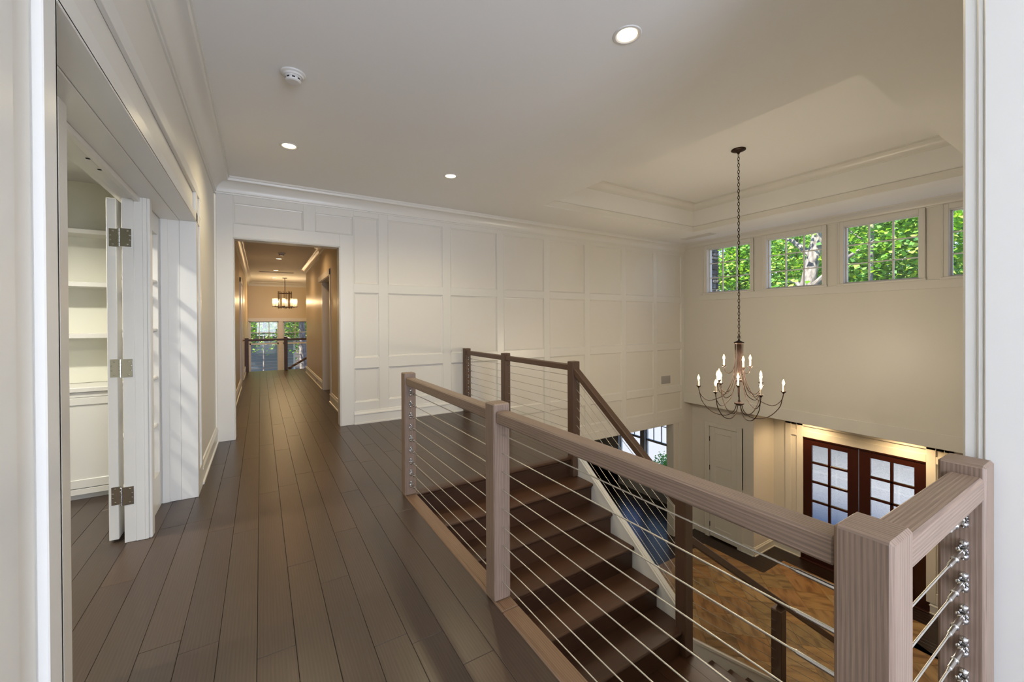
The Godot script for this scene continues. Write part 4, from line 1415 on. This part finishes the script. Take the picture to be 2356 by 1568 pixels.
func foyer_chandelier() -> void:
	var c := thing("chandelier", "bronze candle chandelier hanging on a long chain over the foyer", "chandelier", V(5.39, 3.66, -3.03))
	var top := 3.66
	var Y := func(y: float) -> float: return y - top
	var st := start()
	lathe(st, V(0, 0, 0), V(0, -1, 0), [[0, 0], [0.085, 0.0], [0.088, 0.012], [0.070, 0.022], [0.045, 0.030], [0.020, 0.042], [0.012, 0.06], [0, 0.062]], 24)
	obj("canopy", st, M.bronze, c)
	# chain: links turned by a quarter each
	st = start()
	var y := -0.055
	var k := 0
	var yend: float = Y.call(1.215)
	while y > yend:
		var ring := []
		var side := V(1, 0, 0) if k % 2 == 0 else V(0, 0, 1)
		for i in 13:
			var a := TAU * i / 12
			ring.append(V(0, y - 0.026 + cos(a) * 0.026 + (0.0), 0) + side * sin(a) * 0.0125)
		tube(st, ring, [0.0036], 6, false)
		y -= 0.0425
		k += 1
	obj("chain", st, M.bronze, c)
	st = start()
	var rg := []
	for i in 17:
		var a := TAU * i / 16
		rg.append(V(sin(a) * 0.026, Y.call(1.185) + cos(a) * 0.030, 0))
	tube(st, rg, [0.0045], 6, false)
	obj("loop", st, M.bronze, c)
	st = start()
	lathe(st, V(0, Y.call(1.155), 0), V(0, -1, 0), [[0, 0], [0.010, 0.0], [0.012, 0.012], [0.045, 0.030], [0.060, 0.036], [0.062, 0.048], [0.050, 0.060], [0, 0.062]], 24)
	obj("crown_cap", st, M.bronze, c)
	st = start()
	lathe(st, V(0, Y.call(0.625), 0), V(0, -1, 0), [[0, 0], [0.042, 0.0], [0.046, 0.006], [0.046, 0.020], [0.038, 0.028], [0.008, 0.034], [0.007, 0.27], [0.014, 0.275], [0.016, 0.290], [0.050, 0.300], [0.058, 0.308], [0.058, 0.322], [0.040, 0.334], [0.020, 0.342], [0, 0.344]], 24)
	obj("hub", st, M.bronze, c)
	st = start()
	lathe(st, V(0, Y.call(1.10), 0), V(0, -1, 0), [[0.022, 0.0], [0.022, 0.47], [0, 0.47]], 12)
	obj("column", st, M.bronze, c)
	# axes of the ring seen from the landing
	var rt := V(0.489, 0, 0.872)
	var fw := V(-0.872, 0, 0.489)
	var lamps := []
	for i in 6: lamps.append([0.49, deg_to_rad(2 + 60 * i), 0.485, 0])
	for i in 6: lamps.append([0.285, deg_to_rad(32 + 60 * i), 0.565, 1])
	for i in 3: lamps.append([0.185, deg_to_rad(75 + 120 * i), 0.775, 2])
	for q in lamps:
		var d: Vector3 = rt * cos(q[1]) + fw * sin(q[1])
		var R: float = q[0]
		var yc: float = Y.call(q[2])
		st = start()
		if q[3] == 0:
			tube(st, qcurve([d * 0.045 + V(0, Y.call(1.10), 0), d * 0.047 + V(0, Y.call(0.85), 0), d * 0.085 + V(0, Y.call(0.60), 0), d * 0.20 + V(0, Y.call(0.385), 0), d * 0.37 + V(0, Y.call(0.315), 0), d * 0.468 + V(0, Y.call(0.395), 0), d * R + V(0, yc, 0)], 26), [0.0048], 6)
			tube(st, qcurve([d * 0.030 + V(0, Y.call(0.30), 0), d * 0.060 + V(0, Y.call(0.205), 0), d * 0.16 + V(0, Y.call(0.135), 0), d * 0.32 + V(0, Y.call(0.165), 0), d * 0.44 + V(0, Y.call(0.29), 0), d * R + V(0, yc, 0)], 24), [0.0052], 6)
		elif q[3] == 1:
			tube(st, qcurve([d * 0.052 + V(0, Y.call(1.10), 0), d * 0.053 + V(0, Y.call(0.80), 0), d * 0.075 + V(0, Y.call(0.60), 0), d * 0.13 + V(0, Y.call(0.47), 0), d * 0.21 + V(0, Y.call(0.43), 0), d * 0.268 + V(0, Y.call(0.485), 0), d * R + V(0, yc, 0)], 24), [0.0048], 6)
		else:
			tube(st, qcurve([d * 0.040 + V(0, Y.call(1.10), 0), d * 0.043 + V(0, Y.call(0.90), 0), d * 0.065 + V(0, Y.call(0.765), 0), d * 0.115 + V(0, Y.call(0.700), 0), d * 0.165 + V(0, Y.call(0.715), 0), d * R + V(0, yc, 0)], 20), [0.0045], 6)
		var arm := obj("arm", st, M.bronze, c)
		var at: Vector3 = d * R + V(0, yc, 0)
		st = start()
		lathe(st, at, V(0, 1, 0), [[0, -0.012], [0.008, -0.008], [0.012, 0.004], [0.026, 0.014], [0.032, 0.022], [0.030, 0.023], [0.012, 0.014], [0, 0.014]], 14)
		obj("candle_cup", st, M.bronze, arm)
		st = start()
		lathe(st, at, V(0, 1, 0), [[0.0105, 0.012], [0.0108, 0.095], [0.006, 0.097], [0, 0.097]], 12)
		obj("candle_sleeve", st, M.candle, arm)
		st = start()
		lathe(st, at, V(0, 1, 0), [[0.005, 0.097], [0.010, 0.108], [0.0155, 0.124], [0.014, 0.140], [0.007, 0.160], [0.002, 0.175], [0, 0.177]], 12)
		obj("bulb", st, M.bulb_glow, arm)
		omni(arm, "bulb_light", at + V(0, 0.128, 0), Color(1.0, 0.94, 0.84), LV.chand, 0.012)

func hall_chandelier() -> void:
	var c := thing("chandelier", "rectangular bronze hallway chandelier with clear glass cylinders", "chandelier", V(0.72, 2.95, -16.0))
	var st := start()
	lathe(st, V(0, 0, 0), V(0, -1, 0), [[0, 0], [0.075, 0.0], [0.075, 0.016], [0.02, 0.024], [0, 0.024]], 20)
	obj("canopy", st, M.bronze, c)
	st = start()
	lathe(st, V(0, -0.02, 0), V(0, -1, 0), [[0.009, 0], [0.009, 0.50], [0.022, 0.505], [0.022, 0.53], [0, 0.532]], 12)
	obj("stem", st, M.bronze, c)
	var n := 8
	st = start()
	for yy in [-0.53, -0.995]:
		for i in 24:
			var a0 := TAU * i / 24
			var a1 := TAU * (i + 1) / 24
			var R := 0.20 if yy > -0.8 else 0.24
			tube(st, [V(cos(a0) * R, yy, sin(a0) * R), V(cos(a1) * R, yy, sin(a1) * R)], [0.010], 6, false)
		for i in 4:
			var a := TAU * i / 4
			tube(st, [V(0, yy, 0), V(cos(a) * 0.22, yy, sin(a) * 0.22)], [0.008], 6, false)
	tube(st, [V(0, -0.53, 0), V(0, -1.06, 0)], [0.012], 8)
	obj("frame", st, M.bronze, c)
	for i in n:
		var a := TAU * (i + 0.2) / n
		var d := V(cos(a), 0, sin(a))
		st = start()
		for s in [-0.028, 0.028]:
			var p: Vector3 = d * 0.20 + V(-d.z, 0, d.x) * s
			tube(st, [p + V(0, -0.46, 0), p + V(0, -1.05, 0)], [0.0075], 6)
		tube(st, [d * 0.2 + V(0, -0.995, 0), d * 0.33 + V(0, -0.99, 0)], [0.008], 6)
		lathe(st, d * 0.33 + V(0, -1.0, 0), V(0, 1, 0), [[0, 0], [0.05, 0.005], [0.055, 0.02], [0.02, 0.024], [0, 0.024]], 14)
		var arm := obj("arm", st, M.bronze, c)
		st = start()
		lathe(st, d * 0.33 + V(0, -0.975, 0), V(0, 1, 0), [[0.048, 0], [0.048, 0.27], [0.046, 0.27], [0.046, 0]], 16)
		obj("glass_cylinder", st, M.hurricane_glass, arm)
		st = start()
		lathe(st, d * 0.33 + V(0, -0.975, 0), V(0, 1, 0), [[0.014, 0], [0.014, 0.13], [0, 0.131]], 10)
		obj("candle_sleeve", st, M.candle, arm)
		st = start()
		lathe(st, d * 0.33 + V(0, -0.975, 0), V(0, 1, 0), [[0.006, 0.131], [0.020, 0.155], [0.022, 0.175], [0.012, 0.205], [0, 0.23]], 12)
		obj("bulb", st, M.bulb_glow, arm)
		omni(arm, "bulb_light", d * 0.33 + V(0, -0.975 + 0.17, 0), Color(1.0, 0.86, 0.66), LV.hall_chand, 0.018)

# ------------------------------------------------------------------ small fittings
func smoke_detector(at: Vector3, lab: String) -> void:
	var t := thing("smoke_detector", lab, "smoke detector", at)
	var st := start()
	lathe(st, V(0, 0, 0), V(0, -1, 0), [[0, 0], [0.078, 0], [0.080, 0.006], [0.078, 0.010], [0.066, 0.016], [0.060, 0.026], [0, 0.026]], 32)
	obj("base", st, M.vent_white, t)
	st = start()
	lathe(st, V(0, -0.026, 0), V(0, -1, 0), [[0.052, 0], [0.052, 0.006], [0.046, 0.009], [0.046, 0.020], [0.050, 0.022], [0.048, 0.030], [0.040, 0.036], [0, 0.037]], 32)
	obj("sensor_cap", st, M.vent_white, t)
	for i in 8:
		var a := TAU * i / 8
		var g := b1("slot", V(-0.009, -0.046, 0.0455), V(0.009, -0.037, 0.0475), M.black_gap, t)
		g.rotation.y = a

func small_things() -> void:
	smoke_detector(V(0.205, CEIL, -3.21), "round white smoke detector on the landing ceiling")
	smoke_detector(V(0.41, 2.95, -10.35), "round white smoke detector on the hallway ceiling")
	# wall grille
	var t := thing("wall_vent", "small grey return grille low on the panelled wall above the foyer", "vent", V(7.67, 0.10, -5.948))
	var st := start()
	box(st, V(-0.15, -0.085, 0), V(0.15, 0.085, 0.012), 0.003)
	obj("frame", st, M.vent_grey, t)
	for i in 9:
		b1("slat", V(-0.135, -0.072 + i * 0.016, 0.010), V(0.135, -0.064 + i * 0.016, 0.016), M.vent_grey, t, 0.002)
	# ceiling register
	t = thing("ceiling_vent", "white ceiling register in the corner beside the high windows", "vent", V(7.62, CEIL, -5.12))
	st = start()
	box(st, V(-0.09, -0.008, -0.34), V(0.09, 0, 0.34), 0.003)
	obj("frame", st, M.vent_white, t)
	for i in 7:
		b1("slat", V(-0.070 + i * 0.022, -0.016, -0.31), V(-0.062 + i * 0.022, -0.006, 0.31), M.vent_white, t, 0.001)
	t = thing("ceiling_vent", "long slim linear vent across the hallway ceiling", "vent", V(0.43, 2.95, -14.3))
	st = start()
	box(st, V(-0.46, -0.008, -0.05), V(0.46, 0, 0.05), 0.003)
	obj("frame", st, M.vent_grey, t)
	for i in 4:
		b1("slat", V(-0.44, -0.014, -0.036 + i * 0.022), V(0.44, -0.006, -0.030 + i * 0.022), M.vent_white, t, 0.001)
	# outlet in the right hallway baseboard
	t = thing("wall_outlet", "white outlet plate in the right hallway baseboard", "outlet", V(1.094, 0.085, -10.35))
	st = start()
	box(st, V(-0.006, -0.035, -0.058), V(0.003, 0.035, 0.058), 0.002)
	obj("plate", st, M.vent_white, t)
	for s in [-0.02, 0.02]:
		b1("socket", V(-0.009, -0.014, s - 0.013), V(-0.005, 0.014, s + 0.013), M.vent_grey, t, 0.002)

# ------------------------------------------------------------------ study behind the left opening
func study() -> void:
	var st := start()
	box(st, V(-3.6, 0, -5.05), V(-0.66, 2.75, -4.93))
	box(st, V(-3.6, 0, -5.0), V(-3.48, 2.75, -0.4))
	box(st, V(-3.6, 0, -0.5), V(-0.66, 2.75, -0.38))
	structure(obj("wall_study", st, M.study_paint), "pale yellow study wall behind the shelves")
	st = start()
	box(st, V(-3.6, 2.62, -5.05), V(-0.66, 2.75, -0.38))
	structure(obj("ceiling_study", st, M.ceiling_paint), "white study ceiling")
	var b := thing("bookcase", "white built-in bookcase with empty shelves seen through the left opening", "bookcase", V(-1.9, 0, -4.72))
	var o := V(1.9, 0, 4.72)
	for y in [2.164, 1.728, 1.303]:
		b1("shelf", V(-3.2, y - 0.019, -4.92) + o, V(-0.93, y + 0.019, -4.70) + o, M.trim_paint, b, 0.003)
	b1("back_panel", V(-3.2, 0.9, -4.93) + o, V(-0.93, 2.62, -4.915) + o, M.study_paint, b)
	for x in [-0.93, -2.05, -3.2]:
		b1("upright", V(x - 0.02, 0.90, -4.92) + o, V(x + 0.02, 2.62, -4.70) + o, M.trim_paint, b, 0.003)
	b1("counter", V(-3.22, 0.860, -4.93) + o, V(-0.90, 0.897, -4.545) + o, M.trim_paint, b, 0.004)
	b1("cabinet_body", V(-3.2, 0.09, -4.92) + o, V(-0.92, 0.860, -4.572) + o, M.trim_paint, b)
	b1("toe_kick", V(-3.2, 0.0, -4.92) + o, V(-0.92, 0.09, -4.60) + o, M.trim_paint, b)
	b1("face_rail", V(-3.2, 0.82, -4.575) + o, V(-0.92, 0.858, -4.56) + o, M.trim_paint, b, 0.001)
	b1("plinth", V(-3.2, 0.046, -4.575) + o, V(-0.92, 0.092, -4.556) + o, M.trim_paint, b, 0.002)
	for q in [[-2.03, -0.96], [-3.15, -2.07]]:
		st = start()
		box(st, V(q[0], 0.098, -4.572) + o, V(q[1], 0.816, -4.562) + o, 0.001)
		box(st, V(q[0], 0.758, -4.565) + o, V(q[1], 0.816, -4.554) + o, 0.002)
		box(st, V(q[0], 0.098, -4.565) + o, V(q[1], 0.165, -4.554) + o, 0.002)
		box(st, V(q[0], 0.165, -4.565) + o, V(q[0] + 0.06, 0.758, -4.554) + o, 0.002)
		box(st, V(q[1] - 0.06, 0.165, -4.565) + o, V(q[1], 0.758, -4.554) + o, 0.002)
		obj("cabinet_door", st, M.trim_paint, b)
	can_light(-1.5, -3.6, 2.62, "recessed light of the study ceiling, hidden behind the wall", LV.study, "")
	can_light(-2.4, -2.2, 2.62, "recessed light at the far side of the study ceiling", LV.study, "")

# ------------------------------------------------------------------ outdoors
func leaf_mesh() -> ArrayMesh:
	var st := start()
	var p := [V(0, 0, 0), V(0.5, 0.12, 0.35), V(1, 0, 0), V(0.5, 0.12, -0.35)]
	var n := V(0, 1, 0)
	tri(st, p[0], p[1], p[2], n); tri(st, p[0], p[2], p[3], n)
	return st.commit()

func foliage(parent: Node, called: String, mesh: Mesh, m: Material, blobs: Array, count: int, size: float) -> void:
	var mm := MultiMesh.new()
	mm.transform_format = MultiMesh.TRANSFORM_3D
	mm.mesh = mesh
	mm.instance_count = count
	for i in count:
		var b = blobs[rng.randi() % blobs.size()]
		var d := V(rng.randfn(), rng.randfn(), rng.randfn()).normalized() * pow(rng.randf(), 0.45)
		var at: Vector3 = b[0] + d * b[1]
		var bs := Basis.from_euler(V(rng.randf_range(-0.7, 0.9), rng.randf() * TAU, rng.randf_range(-0.8, 0.8))).scaled(Vector3.ONE * size * rng.randf_range(0.6, 1.3))
		mm.set_instance_transform(i, Transform3D(bs, at))
	var o := MultiMeshInstance3D.new()
	o.name = called
	o.multimesh = mm
	o.material_override = m
	o.set_meta("kind", "stuff")
	parent.add_child(o, true)

func tree(lab: String, base: Vector3, lean: Vector3, h: float, r: float, bark: Material, crown_lo: float, spread: float, leaves: int, lm: Mesh, sz := 0.20, tones := [0, 1, 2, 3]) -> void:
	var t := thing("tree", lab, "tree", base)
	var st := start()
	var pts := []
	var rad := []
	for i in 9:
		var f := i / 8.0
		pts.append(lean * f + V(sin(f * 5.0 + base.x) * r * 0.5, h * f, cos(f * 4.0 + base.z) * r * 0.4))
		rad.append(lerpf(r, r * 0.3, f) * (1.25 if i == 0 else 1.0))
	tube(st, pts, rad, 12)
	obj("trunk", st, bark, t)
	var blobs := []
	for i in 9:
		var f := rng.randf_range(0.35, 0.9)
		var a := rng.randf() * TAU
		var p0: Vector3 = pts[int(f * 8)]
		var p2 := p0 + V(cos(a), rng.randf_range(0.2, 0.9), sin(a)) * spread * rng.randf_range(0.5, 0.95)
		st = start()
		tube(st, [p0, p0.lerp(p2, 0.5) + V(0, 0.15, 0), p2], [r * 0.28, r * 0.18, r * 0.06], 6)
		obj("branch", st, bark, t)
		blobs.append([p2, spread * rng.randf_range(0.45, 0.7)])
	for i in 10:
		var a := rng.randf() * TAU
		blobs.append([lean * 0.6 + V(cos(a) * spread * rng.randf(), rng.randf_range(crown_lo, h * 1.05), sin(a) * spread * rng.randf()), spread * rng.randf_range(0.4, 0.6)])
	for k in tones.size():
		foliage(t, "foliage", lm, M["leaf_%d" % tones[k]], blobs, leaves / tones.size(), sz)

func outdoors() -> void:
	var st := start()
	box(st, V(9.3, -4.2, -60), V(90, -3.62, 60))
	structure(obj("ground", st, M.driveway), "pale driveway outside the front windows")
	st = start()
	box(st, V(-40, -3.4, -80), V(60, -2.6, -18.6))
	structure(obj("ground_woods", st, M.leaf_litter), "leaf strewn slope outside the hallway window")
	var lm := leaf_mesh()
	# trees seen through the high windows
	tree("tree with a pale leaning trunk in the second high window", V(15.2, -3.62, -7.62), V(0.6, 0, 1.75), 9.5, 0.40, M.pale_bark, 6.0, 2.4, 2200, lm)
	tree("leafy tree behind the stone pillar in the first high window", V(19.0, -3.62, -12.6), V(0.2, 0, 0.3), 10.5, 0.17, M.grey_bark, 2.5, 2.9, 9000, lm, 0.21)
	tree("leafy tree behind the pale leaning trunk", V(20.5, -3.62, -9.4), V(0.2, 0, 0.4), 10.5, 0.18, M.grey_bark, 2.5, 3.0, 10000, lm, 0.21)
	tree("tree with a thin pale trunk in the third high window", V(17.6, -3.62, -5.55), V(0.0, 0, 0.25), 10.0, 0.11, M.pale_bark, 3.0, 2.4, 7000, lm, 0.19)
	tree("leafy tree at the middle of the third high window", V(22.0, -3.62, -5.6), V(0.3, 0, 0.9), 11.0, 0.22, M.grey_bark, 2.5, 3.2, 10000, lm, 0.22)
	tree("leafy tree in the high window beside the white wall", V(19.5, -3.62, -2.3), V(0.2, 0, -0.3), 10.5, 0.20, M.grey_bark, 2.5, 3.0, 9000, lm, 0.20)
	tree("tall dark tree far beyond the high windows", V(28.0, -3.62, -13.0), V(0, 0, 0.5), 13.0, 0.25, M.grey_bark, 2.0, 4.2, 9000, lm, 0.3, [1, 3])
	tree("broad dark tree far beyond the third high window", V(29.0, -3.62, -6.5), V(0, 0, 0.5), 13.0, 0.25, M.grey_bark, 2.0, 4.2, 9000, lm, 0.3, [1, 3])
	# stone pillar
	var p := thing("stone_pillar", "grey fieldstone pillar seen in the first high window", "pillar", V(12.6, -3.62, -8.72))
	b1("core", V(-0.58, 0, -0.58), V(0.58, 9.0, 0.58), M.mortar, p)
	var y := 0.0
	while y < 9.0:
		var hh := rng.randf_range(0.10, 0.20)
		for side in [0, 1]:
			var s := -0.60
			while s < 0.58:
				var ln := minf(rng.randf_range(0.16, 0.42), 0.62 - s)
				var a := V(-0.62 - rng.randf() * 0.03, y + 0.008, s + 0.008) if side == 0 else V(s + 0.008, y + 0.008, 0.56)
				var b := V(-0.56, y + hh - 0.008, s + ln - 0.008) if side == 0 else V(s + ln - 0.008, y + hh - 0.008, 0.62 + rng.randf() * 0.03)
				if y > 3.5 or rng.randf() < 0.0:
					b1("stone", a, b, M["fieldstone_%d" % (rng.randi() % 4)], p, 0.022)
				s += ln
		y += hh
	# shrubs below the dining room windows
	for q in [[V(10.6, -3.62, -8.2), "low green shrub outside the dining window, left of the stair rail"], [V(10.2, -3.62, -6.95), "low green shrub outside the dining window, right of the stair rail"]]:
		var t := thing("shrub", q[1], "shrub", q[0])
		st = start()
		for i in 7:
			var a := TAU * i / 7
			tube(st, [V(0, 0, 0), V(cos(a) * 0.18, 0.3, sin(a) * 0.18), V(cos(a) * 0.3, 0.6, sin(a) * 0.3)], [0.012, 0.009, 0.004], 5)
		obj("stem", st, M.grey_bark, t)
		foliage(t, "foliage", lm, M.leaf_1, [[V(0, 0.5, 0), 0.45], [V(0.2, 0.45, 0.2), 0.35], [V(-0.2, 0.5, 0.1), 0.35]], 900, 0.075)
		foliage(t, "foliage", lm, M.leaf_0, [[V(0, 0.55, 0), 0.48], [V(0.2, 0.5, -0.2), 0.35]], 500, 0.075)
	# woods beyond the hallway window
	tree("tree with a stout white trunk in the hallway window", V(1.75, -2.62, -22.5), V(0.15, 0, 0), 8.0, 0.21, M.pale_bark, 4.2, 2.0, 1500, lm, 0.16)
	tree("tree with a thin white trunk in the hallway window", V(0.10, -2.62, -23.5), V(0.05, 0, 0), 7.5, 0.06, M.pale_bark, 4.2, 1.6, 1500, lm, 0.14)
	tree("leafy tree at the left of the hallway window", V(-0.9, -2.62, -25.0), V(0.2, 0, 0), 8.0, 0.09, M.grey_bark, 1.2, 2.0, 5000, lm, 0.16)
	tree("leafy tree behind the white trunk outside the hallway", V(3.2, -2.62, -27.0), V(-0.2, 0, 0), 8.5, 0.12, M.grey_bark, 2.2, 2.6, 6000, lm, 0.18)
	tree("dark tree deep in the woods beyond the hallway", V(0.6, -2.62, -38.0), V(0, 0, 0), 11.0, 0.2, M.grey_bark, 2.5, 4.5, 7000, lm, 0.3, [1, 3])
	# grey shed with lap siding among the trees
	var h := thing("shed", "grey shed with lap siding among the trees beyond the hallway", "shed", V(0.4, -2.62, -31.0))
	b1("wall", V(-1.9, 0, -3), V(1.5, 3.4, -0.02), M.siding, h)
	for i in 22:
		b1("siding_board", V(-1.95, i * 0.15, -0.02), V(1.55, i * 0.15 + 0.165, 0.012 + 0.006 * (i % 2)), M.siding, h, 0.003)
	st = start()
	extrude(st, [Vector2(0.35, 3.35), Vector2(-1.5, 4.6), Vector2(-3.3, 3.35), Vector2(-3.3, 3.25), Vector2(-1.5, 4.48), Vector2(0.35, 3.25)], 0, -2.2, 1.8, 2, 1)
	obj("roof", st, M.mortar, h)
	b1("corner_board", V(1.46, 0, -0.02), V(1.58, 3.3, 0.03), M.trim_paint, h, 0.004)
	b1("corner_board", V(-1.98, 0, -0.02), V(-1.86, 3.3, 0.03), M.trim_paint, h, 0.004)
